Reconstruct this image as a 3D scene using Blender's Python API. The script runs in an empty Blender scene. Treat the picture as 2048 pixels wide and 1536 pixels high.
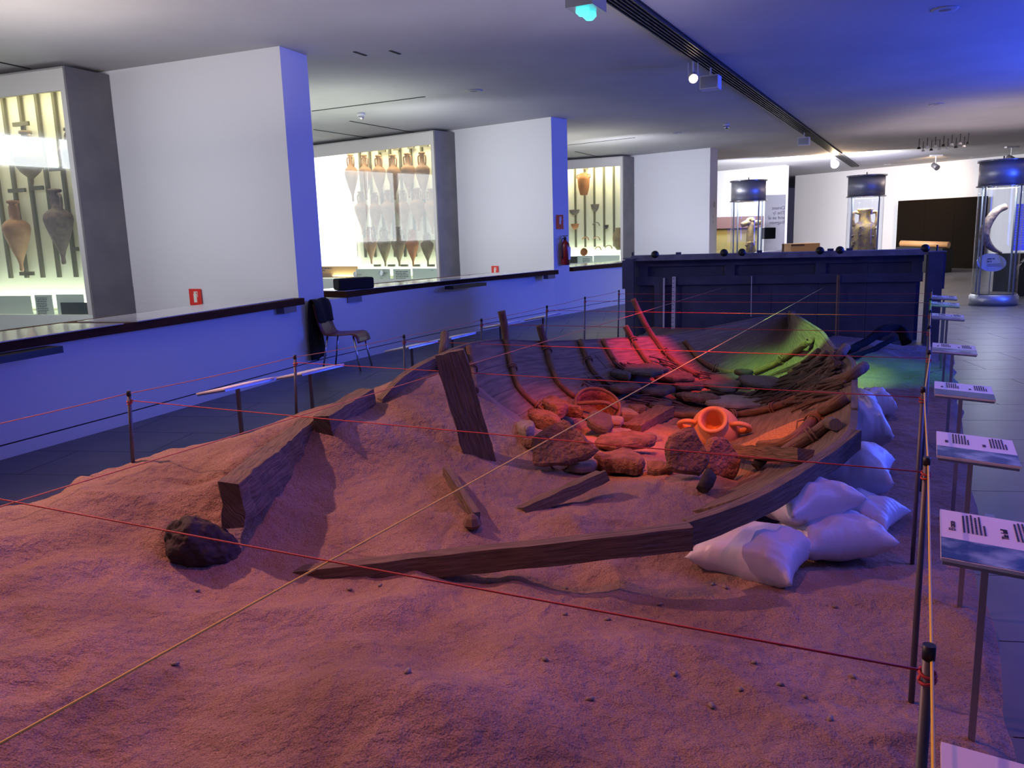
import bpy, bmesh, math, random
import numpy as np
from mathutils import Vector, Matrix, noise

random.seed(7)
C = bpy.context.scene.collection
SC = bpy.context.scene

# ------------------------------------------------------------------ camera
CX, CY, FPX = 1024.0, 768.0, 1609.0          # principal point and focal length of a 2048 x 1536 frame
_dn = np.array([266., 8835., FPX]); _dn /= np.linalg.norm(_dn)
_up = -_dn
_fw = np.array([0, 0, 1.]) - np.dot([0, 0, 1.], _up) * _up; _fw /= np.linalg.norm(_fw)
_rt = np.cross(_fw, _up)
if _rt[0] < 0: _rt = -_rt
RM = np.array([_rt, _fw, _up])
EYE = np.array([0, 0, 1.5])
cam = bpy.data.cameras.new('camera')
co = bpy.data.objects.new('camera', cam); C.objects.link(co)
cam.sensor_width = 36.0; cam.lens = FPX / 2048 * 36; cam.clip_start = 0.05; cam.clip_end = 200
x_ = RM @ np.array([1, 0, 0]); y_ = RM @ np.array([0, -1, 0]); z_ = RM @ np.array([0, 0, -1])
co.matrix_world = Matrix(((x_[0], y_[0], z_[0], 0), (x_[1], y_[1], z_[1], 0), (x_[2], y_[2], z_[2], 1.5), (0, 0, 0, 1)))
SC.camera = co
SC.view_settings.view_transform = 'Standard'; SC.view_settings.look = 'None'
SC.view_settings.gamma = 1.0; SC.view_settings.use_curve_mapping = False
SC.view_settings.exposure = 0.0

def ray(px, py): return RM @ np.array([px - CX, py - CY, FPX])
def atz(px, py, z):
    r = ray(px, py); p = EYE + r * ((z - EYE[2]) / r[2]); return Vector(p)
def aty(px, py, y):
    r = ray(px, py); return Vector(EYE + r * (y / r[1]))
def atplane(px, py, p0, nrm):
    r = ray(px, py); t = np.dot(np.array(p0) - EYE, nrm) / np.dot(r, nrm); return Vector(EYE + r * t)

# ------------------------------------------------------------------ light
w = bpy.data.worlds.new('world'); SC.world = w; w.use_nodes = True
w.node_tree.nodes['Background'].inputs[0].default_value = (0.30, 0.30, 0.55, 1)
w.node_tree.nodes['Background'].inputs[1].default_value = 0.10

def aim(o, a, b):
    o.location = a; d = Vector(b) - Vector(a); o.rotation_euler = d.to_track_quat('-Z', 'Y').to_euler()
def area(name, a, b, sx, sy, col, power, spread=180):
    l = bpy.data.lights.new(name, 'AREA'); l.shape = 'RECTANGLE'; l.size = sx; l.size_y = sy
    l.color = col; l.energy = power; l.spread = math.radians(spread)
    o = bpy.data.objects.new(name, l); C.objects.link(o); aim(o, a, b); return o
def spot(name, a, b, col, power, ang, blend=0.5, r=0.05):
    l = bpy.data.lights.new(name, 'SPOT'); l.color = col; l.energy = power; l.spot_size = math.radians(ang)
    l.spot_blend = blend; l.shadow_soft_size = r
    o = bpy.data.objects.new(name, l); C.objects.link(o); aim(o, a, b); return o
def point(name, a, col, power, r=0.1):
    l = bpy.data.lights.new(name, 'POINT'); l.color = col; l.energy = power; l.shadow_soft_size = r
    o = bpy.data.objects.new(name, l); C.objects.link(o); o.location = a; return o

BLUE = (0.035, 0.09, 1.0)
area('blue_flood_light', (10.5, 10.2, 2.1), (-2.5, 9.0, 1.6), 3.0, 2.2, BLUE, 660)
area('blue_up_light', (7.5, 6.5, 0.9), (7.0, 6.5, 3.6), 1.5, 1.5, BLUE, 160)
area('blue_flood_light', (4.6, 2.4, 2.8), (0.3, 4.2, 0.2), 1.0, 1.0, (0.12, 0.14, 1.0), 62, 150)
area('added_ceiling_fill', (-0.5, 6.0, 2.7), (-0.5, 6.0, 4), 5.0, 6.0, (0.88, 0.82, 1.0), 40)  # unseen upward fill, added with the next ones to brighten the ceiling
area('added_ceiling_fill', (-4.5, 5.5, 2.6), (-4.5, 5.5, 4), 2.5, 5.0, (1.0, 0.86, 0.78), 90)
area('added_ceiling_fill', (10.0, 17.0, 2.7), (10.0, 17.0, 4), 4.0, 5.0, (1.0, 0.80, 0.88), 42)
area('added_bay_uplight', (-2.7, 13.2, 2.4), (-2.7, 13.2, 4), 2.5, 3.0, (0.95, 1.0, 0.86), 38)  # added uplights, standing in for case light that spills onto the ceiling
area('added_bay_uplight', (1.3, 19.0, 2.4), (1.3, 19.0, 4), 2.5, 3.0, (1.0, 0.98, 0.86), 36)
spot('pink_spot_light', (-3.3, 4.3, 3.55), (-0.9, 2.9, 0.25), (1.0, 0.42, 0.33), 500, 92, 0.8, 0.05)
spot('pink_spot_light', (-0.6, 2.7, 3.60), (-0.1, 2.0, 0.1), (1.0, 0.23, 0.24), 104, 98, 0.9, 0.10)
spot('violet_spot_light', (2.6, 5.2, 3.55), (-0.7, 3.7, 0.2), (0.60, 0.18, 0.75), 75, 62, 0.9, 0.1)
spot('orange_spot_light', (0.6, 3.6, 3.55), (1.02, 5.15, 0.15), (1.0, 0.17, 0.02), 620, 38, 0.8, 0.04)
spot('red_spot_light', (2.9, 6.2, 3.55), (1.38, 7.45, 0.32), (1.0, 0.025, 0.015), 1400, 23, 0.8, 0.04)
spot('red_orange_spot_light', (2.0, 3.8, 3.55), (0.68, 5.35, 0.25), (1.0, 0.04, 0.015), 520, 22, 0.9, 0.04)
spot('green_spot_light', (1.2, 5.6, 3.55), (2.72, 7.55, 0.3), (0.34, 1.0, 0.16), 1150, 23, 0.75, 0.04)
spot('added_bow_fill', (0.4, 5.0, 3.55), (2.1, 7.7, 0.3), (1.0, 0.78, 0.62), 110, 38, 1.0, 0.05)  # extra spot added to brighten the inside of the bow
spot('green_floor_spot_light', (2.4, 6.0, 3.55), (3.75, 7.9, 0.05), (0.02, 1.0, 0.30), 260, 26, 1.0, 0.04)
spot('warm_spot_light', (3.4, 8.5, 3.55), (1.9, 5.9, 0.1), (1.0, 0.55, 0.3), 60, 60, 0.9, 0.05)

# ------------------------------------------------------------------ materials
def mat(name, col, rough=0.7, metal=0.0, col2=None, scale=8.0, bump=0.0, bscale=40.0, emit=None, estr=0.0,
        stretch=None, uv=False, bdist=0.01, spec=None, detail=6.0, coat=0.0, lo=0.35, hi=0.65):
    m = bpy.data.materials.new(name); m.use_nodes = True
    nt = m.node_tree; b = nt.nodes['Principled BSDF']
    b.inputs['Base Color'].default_value = (*col, 1); b.inputs['Roughness'].default_value = rough
    b.inputs['Metallic'].default_value = metal
    if spec is not None: b.inputs['Specular IOR Level'].default_value = spec
    if coat: b.inputs['Coat Weight'].default_value = coat
    if emit is not None:
        b.inputs['Emission Color'].default_value = (*emit, 1); b.inputs['Emission Strength'].default_value = estr
    tc = nt.nodes.new('ShaderNodeTexCoord'); mp = nt.nodes.new('ShaderNodeMapping')
    nt.links.new(tc.outputs['UV' if uv else 'Object'], mp.inputs[0])
    if stretch: mp.inputs['Scale'].default_value = stretch
    if col2 is not None:
        n = nt.nodes.new('ShaderNodeTexNoise'); n.inputs['Scale'].default_value = scale; n.inputs['Detail'].default_value = detail
        r = nt.nodes.new('ShaderNodeValToRGB')
        r.color_ramp.elements[0].color = (*col, 1); r.color_ramp.elements[1].color = (*col2, 1)
        r.color_ramp.elements[0].position = lo; r.color_ramp.elements[1].position = hi
        nt.links.new(mp.outputs[0], n.inputs['Vector']); nt.links.new(n.outputs['Fac'], r.inputs[0])
        nt.links.new(r.outputs[0], b.inputs['Base Color'])
    if bump:
        n2 = nt.nodes.new('ShaderNodeTexNoise'); n2.inputs['Scale'].default_value = bscale; n2.inputs['Detail'].default_value = 8
        bp = nt.nodes.new('ShaderNodeBump'); bp.inputs['Strength'].default_value = bump; bp.inputs['Distance'].default_value = bdist
        nt.links.new(mp.outputs[0], n2.inputs['Vector']); nt.links.new(n2.outputs['Fac'], bp.inputs['Height'])
        nt.links.new(bp.outputs[0], b.inputs['Normal'])
    return m

def glass_mat(name, tint=(1, 1, 1), ior=1.5, rough=0.0):
    m = bpy.data.materials.new(name); m.use_nodes = True; nt = m.node_tree
    nt.nodes.remove(nt.nodes['Principled BSDF'])
    out = nt.nodes['Material Output']
    t = nt.nodes.new('ShaderNodeBsdfTransparent'); t.inputs[0].default_value = (*tint, 1)
    g = nt.nodes.new('ShaderNodeBsdfGlossy'); g.inputs['Roughness'].default_value = rough
    f = nt.nodes.new('ShaderNodeFresnel'); f.inputs[0].default_value = ior
    mx = nt.nodes.new('ShaderNodeMixShader')
    ge = nt.nodes.new('ShaderNodeNewGeometry'); m1 = nt.nodes.new('ShaderNodeMath'); m1.operation = 'MULTIPLY_ADD'; m1.inputs[1].default_value = -2; m1.inputs[2].default_value = 1
    m2 = nt.nodes.new('ShaderNodeMath'); m2.operation = 'POWER'; m2.inputs[0].default_value = ior      # same reflection from either side of the thin pane
    nt.links.new(ge.outputs['Backfacing'], m1.inputs[0]); nt.links.new(m1.outputs[0], m2.inputs[1]); nt.links.new(m2.outputs[0], f.inputs[0])
    nt.links.new(f.outputs[0], mx.inputs[0]); nt.links.new(t.outputs[0], mx.inputs[1]); nt.links.new(g.outputs[0], mx.inputs[2])
    nt.links.new(mx.outputs[0], out.inputs[0]); return m

M = {}
M['white'] = mat('white_paint', (0.72, 0.72, 0.72), 0.8, bump=0.05, bscale=120)
M['ceil'] = mat('ceiling_paint', (0.50, 0.50, 0.50), 0.85, col2=(0.44, 0.44, 0.44), scale=0.7, bump=0.03)
M['tile'] = mat('dark_floor_tile', (0.085, 0.08, 0.085), 0.36, col2=(0.115, 0.11, 0.115), scale=3, bump=0.08, bscale=9)
M['grout'] = mat('grout', (0.03, 0.03, 0.03), 0.8)
M['black'] = mat('black_metal', (0.012, 0.012, 0.014), 0.45)
M['matblack'] = mat('matt_black', (0.010, 0.010, 0.012), 0.9)
M['darkwood'] = mat('dark_counter_wood', (0.050, 0.016, 0.006), 0.75, spec=0.15, col2=(0.070, 0.024, 0.008), scale=6, stretch=(1, 1, 12))
M['countertop'] = mat('glass_counter_top', (0.55, 0.53, 0.55), 0.12, spec=0.8)
M['drum'] = mat('satin_steel_drum', (0.60, 0.60, 0.63), 0.42, 0.85)
M['daylight'] = mat('bright_window_pane', (0.9, 0.9, 0.9), 0.5, emit=(0.92, 0.97, 1.0), estr=5.5)
M['daylight2'] = mat('soft_window_pane', (0.9, 0.9, 0.9), 0.5, emit=(0.95, 0.98, 1.0), estr=3.4)
M['steel'] = mat('brushed_steel', (0.55, 0.55, 0.58), 0.22, 1.0)
M['greymetal'] = mat('grey_metal_side', (0.16, 0.155, 0.17), 0.5, 0.3, col2=(0.20, 0.19, 0.20), scale=3)
M['lightmetal'] = mat('pale_metal_frame', (0.62, 0.60, 0.56), 0.45, 0.2)
M['cream'] = mat('cream_back_panel', (0.78, 0.75, 0.58), 0.8)
M['upright'] = mat('olive_metal_upright', (0.13, 0.12, 0.07), 0.6)
M['terra'] = mat('pale_terracotta', (0.50, 0.30, 0.17), 0.85, col2=(0.36, 0.20, 0.11), scale=7, bump=0.2, bscale=30)
M['terra2'] = mat('olive_terracotta', (0.33, 0.25, 0.13), 0.85, col2=(0.22, 0.15, 0.08), scale=7, bump=0.2, bscale=30)
M['terra3'] = mat('grey_crusted_terracotta', (0.30, 0.22, 0.17), 0.9, col2=(0.18, 0.15, 0.13), scale=18, bump=0.6, bscale=30)
M['terra4'] = mat('orange_terracotta', (0.50, 0.20, 0.07), 0.8, col2=(0.40, 0.15, 0.05), scale=8, bump=0.1)
M['urn'] = mat('smooth_orange_clay', (0.62, 0.30, 0.13), 0.6, col2=(0.55, 0.25, 0.10), scale=5, bump=0.08, bscale=25)
M['sand'] = None
M['oldwood'] = mat('weathered_boat_timber', (0.20, 0.135, 0.095), 0.85, col2=(0.125, 0.09, 0.065), scale=4, bump=0.9, bscale=5, stretch=(1.6, 16, 1), uv=True, lo=0.38, hi=0.62, bdist=.02)
M['plank'] = mat('grey_brown_planking', (0.22, 0.155, 0.11), 0.85, col2=(0.13, 0.092, 0.066), scale=3, bump=0.8, bscale=4, stretch=(1.2, 18, 1), uv=True, lo=0.38, hi=0.62, bdist=.012)
M['darktimber'] = mat('dark_waterlogged_timber', (0.055, 0.038, 0.034), 0.85, col2=(0.025, 0.018, 0.017), scale=12, bump=0.9, bscale=22)
M['branch'] = mat('brown_branch_wood', (0.21, 0.115, 0.07), 0.75, col2=(0.11, 0.06, 0.035), scale=4, bump=0.8, bscale=6, stretch=(2, 22, 1), uv=True, lo=0.4, hi=0.6)
M['stick'] = mat('dark_brushwood', (0.12, 0.08, 0.055), 0.85, col2=(0.06, 0.04, 0.03), scale=20)
M['ingot'] = mat('crusted_brown_slab', (0.28, 0.14, 0.09), 0.95, col2=(0.14, 0.075, 0.05), scale=12, bump=1.0, bscale=40, bdist=.035)
M['slate'] = mat('dark_stone_slab', (0.10, 0.085, 0.08), 0.85, col2=(0.06, 0.05, 0.05), scale=9, bump=0.9, bscale=25, bdist=.02)
M['palestone'] = mat('pale_stone_slab', (0.30, 0.24, 0.19), 0.85, col2=(0.20, 0.16, 0.13), scale=9, bump=0.6, bscale=25)
M['bag'] = mat('pale_plastic_sandbag', (0.64, 0.61, 0.68), 0.42, bump=0.25, bscale=22, stretch=(1, 1, 1), spec=0.5)
M['box'] = mat('dark_blue_grey_wood', (0.10, 0.10, 0.17), 0.8, col2=(0.075, 0.075, 0.125), scale=4, bump=0.2)
M['boxtop'] = mat('worn_grey_flange', (0.28, 0.27, 0.32), 0.7, col2=(0.17, 0.165, 0.20), scale=6)
M['red'] = mat('red_string', (0.55, 0.05, 0.05), 0.6)
M['yellow'] = mat('yellow_string', (0.80, 0.55, 0.05), 0.6)
M['orange'] = mat('orange_string', (0.65, 0.22, 0.08), 0.6)
M['post'] = mat('grey_metal_post', (0.13, 0.125, 0.14), 0.5, 0.5)
M['signred'] = mat('red_sign_face', (0.75, 0.03, 0.02), 0.4)
M['signwhite'] = mat('cream_pictogram', (0.80, 0.78, 0.66), 0.5)
M['extred'] = mat('dark_red_cylinder', (0.16, 0.008, 0.008), 0.3)
M['chair'] = mat('dark_red_plastic', (0.14, 0.025, 0.03), 0.35)
M['cloth'] = mat('black_cloth', (0.006, 0.006, 0.008), 0.95)
M['paper'] = mat('white_panel_print', (0.80, 0.74, 0.78), 0.45)
M['ink'] = mat('dark_ink', (0.03, 0.03, 0.05), 0.6)
M['photo'] = mat('blue_photo_print', (0.01, 0.04, 0.16), 0.4, col2=(0.35, 0.50, 0.62), scale=14, lo=0.42, hi=0.72)
M['photodark'] = mat('dark_blue_print', (0.008, 0.025, 0.10), 0.4, col2=(0.02, 0.06, 0.18), scale=4)
M['tanpanel'] = mat('tan_text_panel', (0.55, 0.30, 0.10), 0.6)
M['mint'] = mat('pale_info_panel', (0.70, 0.76, 0.68), 0.5)
M['darkpic'] = mat('dark_map_print', (0.06, 0.065, 0.045), 0.5, col2=(0.015, 0.04, 0.03), scale=6)
M['screen'] = mat('glass_reflection_glow', (0.8, 0.8, 0.8), 0.5, emit=(1, 1, 1), estr=2.6)  # glow that imitates a white reflection in the case glass
M['glass'] = glass_mat('clear_glass', (0.97, 1.0, 0.98), 1.85)
M['blacktimber'] = mat('black_soaked_timber', (0.016, 0.014, 0.012), 0.95, spec=0.1, bump=0.8, bscale=22)
M['cylglass'] = glass_mat('cylinder_glass', (0.93, 0.96, 1.0), 1.45)
M['smoked'] = glass_mat('smoked_glass', (0.45, 0.45, 0.50), 1.5)
M['bluemetal'] = mat('satin_metal_trim', (0.35, 0.36, 0.40), 0.3, 0.8)
M['crust'] = mat('yellow_marine_crust', (0.55, 0.36, 0.10), 0.95, col2=(0.22, 0.15, 0.16), scale=9, bump=1.0, bscale=25)
M['tusk'] = mat('brown_mottled_tusk', (0.30, 0.20, 0.13), 0.7, col2=(0.10, 0.07, 0.06), scale=22, bump=0.5)
M['blackpanel'] = mat('black_brown_panel', (0.010, 0.007, 0.005), 0.95, spec=0.05)
M['lightwood'] = mat('light_wood', (0.50, 0.26, 0.10), 0.5)
M['lampwhite'] = mat('white_lamp_housing', (0.65, 0.65, 0.68), 0.5)
M['lampglow'] = mat('warm_lamp_lens', (1, 1, 1), 0.5, emit=(1.0, 0.72, 0.42), estr=18)
M['lampgreen'] = mat('green_blue_lens', (0.1, 0.2, 0.3), 0.2, emit=(0.05, 0.75, 0.7), estr=2.5)
M['blueboard'] = mat('backlit_blue_board', (0.05, 0.06, 0.5), 0.5, emit=(0.06, 0.07, 0.75), estr=0.9)
M['basket'] = mat('tarred_basket', (0.30, 0.12, 0.09), 0.8, col2=(0.16, 0.06, 0.05), scale=30, bump=0.8, bscale=60)
M['grain'] = mat('orange_grain', (0.55, 0.30, 0.15), 0.9, col2=(0.35, 0.16, 0.08), scale=90, bump=1.0, bscale=150)
M['rope'] = mat('rope_lashing', (0.20, 0.12, 0.08), 0.9)
M['dark'] = mat('shadow_gap_black', (0.01, 0.01, 0.012), 0.9)
M['brownband'] = mat('red_brown_board', (0.07, 0.025, 0.02), 0.6)
M['yellowcase'] = mat('ochre_case_lining', (0.17, 0.13, 0.04), 0.7)
M['bronze'] = mat('dark_bronze', (0.06, 0.05, 0.05), 0.4, 0.6)

def sand_mat():
    m = bpy.data.materials.new('reddish_sand'); m.use_nodes = True; nt = m.node_tree; b = nt.nodes['Principled BSDF']
    b.inputs['Roughness'].default_value = 0.95; b.inputs['Specular IOR Level'].default_value = 0.15
    tc = nt.nodes.new('ShaderNodeTexCoord')
    def nz(s, d=6):
        n = nt.nodes.new('ShaderNodeTexNoise'); n.inputs['Scale'].default_value = s; n.inputs['Detail'].default_value = d
        nt.links.new(tc.outputs['Object'], n.inputs['Vector']); return n
    a, g = nz(2.2, 4), nz(220, 3)
    r = nt.nodes.new('ShaderNodeValToRGB'); e = r.color_ramp.elements
    e[0].color = (0.30, 0.19, 0.15, 1); e[0].position = 0.36; e[1].color = (0.43, 0.28, 0.22, 1); e[1].position = 0.64
    nt.links.new(a.outputs['Fac'], r.inputs[0])
    r2 = nt.nodes.new('ShaderNodeValToRGB'); e = r2.color_ramp.elements
    e[0].color = (0.45, 0.42, 0.40, 1); e[0].position = 0.34; e[1].color = (1, 1, 1, 1); e[1].position = 0.55
    k = e.new(0.70); k.color = (1, 1, 1, 1); k = e.new(0.76); k.color = (1.9, 1.9, 1.9, 1)
    nt.links.new(g.outputs['Fac'], r2.inputs[0])
    mx = nt.nodes.new('ShaderNodeMix'); mx.data_type = 'RGBA'; mx.blend_type = 'MULTIPLY'; mx.inputs[0].default_value = 0.75
    nt.links.new(r.outputs[0], mx.inputs[6]); nt.links.new(r2.outputs[0], mx.inputs[7]); nt.links.new(mx.outputs[2], b.inputs['Base Color'])
    b1 = nt.nodes.new('ShaderNodeBump'); b1.inputs['Strength'].default_value = 0.9; b1.inputs['Distance'].default_value = 0.006
    b2 = nt.nodes.new('ShaderNodeBump'); b2.inputs['Strength'].default_value = 0.8; b2.inputs['Distance'].default_value = 0.03
    g2 = nz(150, 4); g3 = nz(22, 8)
    nt.links.new(g2.outputs['Fac'], b1.inputs['Height']); nt.links.new(g3.outputs['Fac'], b2.inputs['Height'])
    nt.links.new(b2.outputs[0], b1.inputs['Normal']); nt.links.new(b1.outputs[0], b.inputs['Normal'])
    return m
M['sand'] = sand_mat()

# ------------------------------------------------------------------ object helpers
def tag(o, label=None, cat=None, group=None, kind=None):
    if label: o['label'] = label
    if cat: o['category'] = cat
    if group: o['group'] = group
    if kind: o['kind'] = kind
    return o
def thing(name, loc, label, cat, group=None, rz=0.0):
    o = bpy.data.objects.new(name, None); C.objects.link(o); o.location = loc; o.rotation_euler = (0, 0, rz)
    o.empty_display_size = 0.1
    return tag(o, label, cat, group)
def copy_tree(o, parent=None):
    c = o.copy(); C.objects.link(c)
    if parent is not None: c.parent = parent
    for ch in list(o.children): copy_tree(ch, c)
    return c
WM = {}
def mesh(name, verts, faces, m, parent=None, smooth=False, label=None, uv=None):
    """verts in WORLD space when the parent is an unrotated empty placed with thing(); local to the parent otherwise"""
    me = bpy.data.meshes.new(name)
    off = Vector((0, 0, 0)); q = parent
    while q is not None: off = off + q.location; q = q.parent
    if parent is None:
        vv = [Vector(v) for v in verts]
        cx = sum((v.x for v in vv)) / len(vv); cy = sum((v.y for v in vv)) / len(vv); cz = min(v.z for v in vv)
        off = Vector((cx, cy, cz))
    me.from_pydata([tuple(Vector(v) - off) for v in verts], [], faces)
    me.update()
    if smooth: me.polygons.foreach_set('use_smooth', [p.loop_total <= 4 for p in me.polygons])
    if uv:
        li = np.empty(len(me.loops), dtype=np.int32); me.loops.foreach_get('vertex_index', li)
        me.uv_layers.new(name='UVMap').data.foreach_set('uv', np.array(uv, dtype=np.float32)[li].ravel())
    me.materials.append(m)
    o = bpy.data.objects.new(name, me); C.objects.link(o)
    if parent is not None: o.parent = parent
    else: o.location = off
    if label: o['label'] = label
    return o
def struct(name, verts, faces, m, parent=None, smooth=False):
    o = mesh(name, verts, faces, m, parent, smooth)
    if parent is None: o['kind'] = 'structure'
    return o

class G:
    """collects shapes for one mesh"""
    def __init__(s): s.v = []; s.f = []; s.uv = {}
    def add(s, v, f):
        k = len(s.v); s.v += [Vector(a) for a in v]; s.f += [tuple(i + k for i in q) for q in f]; return s
    def obox(s, c, ax, ay, az):
        c, ax, ay, az = map(Vector, (c, ax, ay, az))
        vs = [c + ax * i + ay * j + az * k for i in (-1, 1) for j in (-1, 1) for k in (-1, 1)]
        return s.add(vs, [(0, 1, 3, 2), (4, 6, 7, 5), (0, 4, 5, 1), (2, 3, 7, 6), (0, 2, 6, 4), (1, 5, 7, 3)])
    def box(s, x0, x1, y0, y1, z0, z1):
        return s.obox(((x0 + x1) / 2, (y0 + y1) / 2, (z0 + z1) / 2), ((x1 - x0) / 2, 0, 0), (0, (y1 - y0) / 2, 0), (0, 0, (z1 - z0) / 2))
    def prism(s, poly, z0, z1):
        n = len(poly); vs = [(p[0], p[1], z0) for p in poly] + [(p[0], p[1], z1) for p in poly]
        return s.add(vs, [tuple(range(n))[::-1], tuple(range(n, 2 * n))] + [(i, (i + 1) % n, n + (i + 1) % n, n + i) for i in range(n)])
    def tube(s, pts, r, seg=8, cap=True, jag=0.0, flat=1.0):
        pts = [Vector(p) for p in pts]; n = len(pts); rs = r if isinstance(r, (list, tuple)) else [r] * n
        rings = []; prev = None
        for i, p in enumerate(pts):
            t = (pts[min(i + 1, n - 1)] - pts[max(i - 1, 0)]).normalized()
            if prev is None:
                a = t.cross(Vector((0, 0, 1)));
                if a.length < 1e-3: a = t.cross(Vector((1, 0, 0)))
            else: a = prev - t * prev.dot(t)
            a.normalize(); prev = a; b = t.cross(a)
            ring = []
            for k in range(seg):
                an = 2 * math.pi * k / seg; rr = rs[i]
                if jag: rr *= 1 + jag * noise.noise(p * 9 + Vector((math.cos(an), math.sin(an), 0)) * 1.3)
                ring.append(p + a * math.cos(an) * rr + b * math.sin(an) * rr * flat)
            rings.append(ring)
        vs = [q for r_ in rings for q in r_]; fs = []
        acc = 0.0; k0 = len(s.v)
        for i in range(n):
            if i: acc += (pts[i] - pts[i - 1]).length
            for k in range(seg): s.uv[k0 + i * seg + k] = (acc + k0 * .37, abs(2 * k / seg - 1) * 3.14 * rs[i])
        for i in range(n - 1):
            for k in range(seg):
                fs.append((i * seg + k, i * seg + (k + 1) % seg, (i + 1) * seg + (k + 1) % seg, (i + 1) * seg + k))
        if cap: fs += [tuple(range(seg))[::-1], tuple(range((n - 1) * seg, n * seg))]
        return s.add(vs, fs)
    def lathe(s, prof, c=(0, 0, 0), seg=20, ax=None):
        """prof: (r, h); ax: optional direction of the axis"""
        c = Vector(c); q = Vector((0, 0, 1)).rotation_difference(Vector(ax).normalized()) if ax is not None else None
        vs = []
        for r, h in prof:
            for k in range(seg):
                an = 2 * math.pi * k / seg; v = Vector((r * math.cos(an), r * math.sin(an), h))
                if q: v = q @ v
                vs.append(c + v)
        fs = [(i * seg + k, i * seg + (k + 1) % seg, (i + 1) * seg + (k + 1) % seg, (i + 1) * seg + k) for i in range(len(prof) - 1) for k in range(seg)]
        fs += [tuple(range(seg))[::-1], tuple(range((len(prof) - 1) * seg, len(prof) * seg))]
        return s.add(vs, fs)
    def make(s, name, m, parent=None, smooth=False, label=None): return mesh(name, s.v, s.f, m, parent, smooth, label, [s.uv.get(i, (0.0, 0.0)) for i in range(len(s.v))] if s.uv else None)
    def top(s, name, m, label, cat, group=None, smooth=False, kind=None):
        return tag(mesh(name, s.v, s.f, m, None, smooth, None, [s.uv.get(i, (0.0, 0.0)) for i in range(len(s.v))] if s.uv else None), label, cat, group, kind)

def spline(pts, n=8):
    pts = [Vector(p) for p in pts]
    if len(pts) < 3:
        return [pts[0].lerp(pts[1], i / n) for i in range(n + 1)]
    out = []
    P = [pts[0] * 2 - pts[1]] + pts + [pts[-1] * 2 - pts[-2]]
    for i in range(1, len(P) - 2):
        a, b, c, d = P[i - 1:i + 3]
        for k in range(n):
            t = k / n
            out.append(0.5 * ((2 * b) + (c - a) * t + (2 * a - 5 * b + 4 * c - d) * t * t + (3 * b - a - 3 * c + d) * t ** 3))
    out.append(pts[-1]); return out

def text_mesh(name, body, size, m, parent, origin, xdir, ydir, mirror=False):
    cu = bpy.data.curves.new('t', 'FONT'); cu.body = body; cu.size = size; cu.extrude = 0.0006
    ob = bpy.data.objects.new('t', cu); C.objects.link(ob); bpy.context.view_layer.update()
    me = bpy.data.meshes.new_from_object(ob); C.objects.unlink(ob); bpy.data.objects.remove(ob)
    x = Vector(xdir).normalized(); y = Vector(ydir).normalized(); z = x.cross(y)
    o3 = Vector(origin)
    vs = [o3 + x * v.co.x + y * v.co.y + z * (v.co.z + 0.001) for v in me.vertices]
    fs = [tuple(p.vertices) for p in me.polygons]
    bpy.data.meshes.remove(me)
    return mesh(name, vs, fs, m, parent)

def textlines(name, m, parent, origin, xdir, ydir, w, n, pitch, h, rag=0.25, seed=1):
    """a block of small print: n lines broken into words"""
    rr = random.Random(seed); g = G(); x = Vector(xdir).normalized(); y = Vector(ydir).normalized(); z = x.cross(y)
    for i in range(n):
        c = 0.0; L = w * (1 - rag * rr.random()) if i < n - 1 else w * 0.5
        while c < L:
            ww = min(h * (1.2 + 3.2 * rr.random()), L - c)
            p = Vector(origin) + x * (c + ww / 2) - y * (i * pitch) + z * 0.0012
            g.obox(p, x * ww / 2, y * h / 2, z * 0.0005); c += ww + h * 0.7
    return g.make(name, m, parent)

# ------------------------------------------------------------------ building shell
HC = 3.65
WALL = [(-5.6, -1.5), (-4.75, 1.6), (-4.25, 4.0), (-3.80, 5.72), (-3.35, 6.87), (-2.88, 8.2), (-2.45, 9.40), (-2.27, 9.90), (-1.20, 12.04), (0.22, 14.37),
        (0.86, 15.36), (1.18, 15.75), (2.93, 18.25), (5.36, 21.73), (5.67, 22.17), (9.55, 28.22), (9.78, 28.6), (11.9, 33.2)]
def offs(poly, d):
    out = []
    for i, p in enumerate(poly):
        a = Vector(poly[max(i - 1, 0)]); b = Vector(poly[min(i + 1, len(poly) - 1)]); t = (b - a).normalized()
        out.append((p[0] + t.y * d, p[1] - t.x * d))
    return out
def strip(poly, d0, d1, z0, z1):
    g = G(); A = offs(poly, d0); B = offs(poly, d1)
    n = len(poly); vs = []
    for a, b in zip(A, B): vs += [(a[0], a[1], z0), (a[0], a[1], z1), (b[0], b[1], z1), (b[0], b[1], z0)]
    fs = []
    for i in range(n - 1):
        for k in range(4): fs.append((4 * i + k, 4 * i + (k + 1) % 4, 4 * i + 4 + (k + 1) % 4, 4 * i + 4 + k))
    fs += [(0, 3, 2, 1), (4 * n - 4, 4 * n - 3, 4 * n - 2, 4 * n - 1)]
    g.add(vs, fs); return g
g = G().box(-14, 24, -4, 44, -0.30, -0.012)
floor = struct('floor', g.v, g.f, M['grout'])
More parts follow.
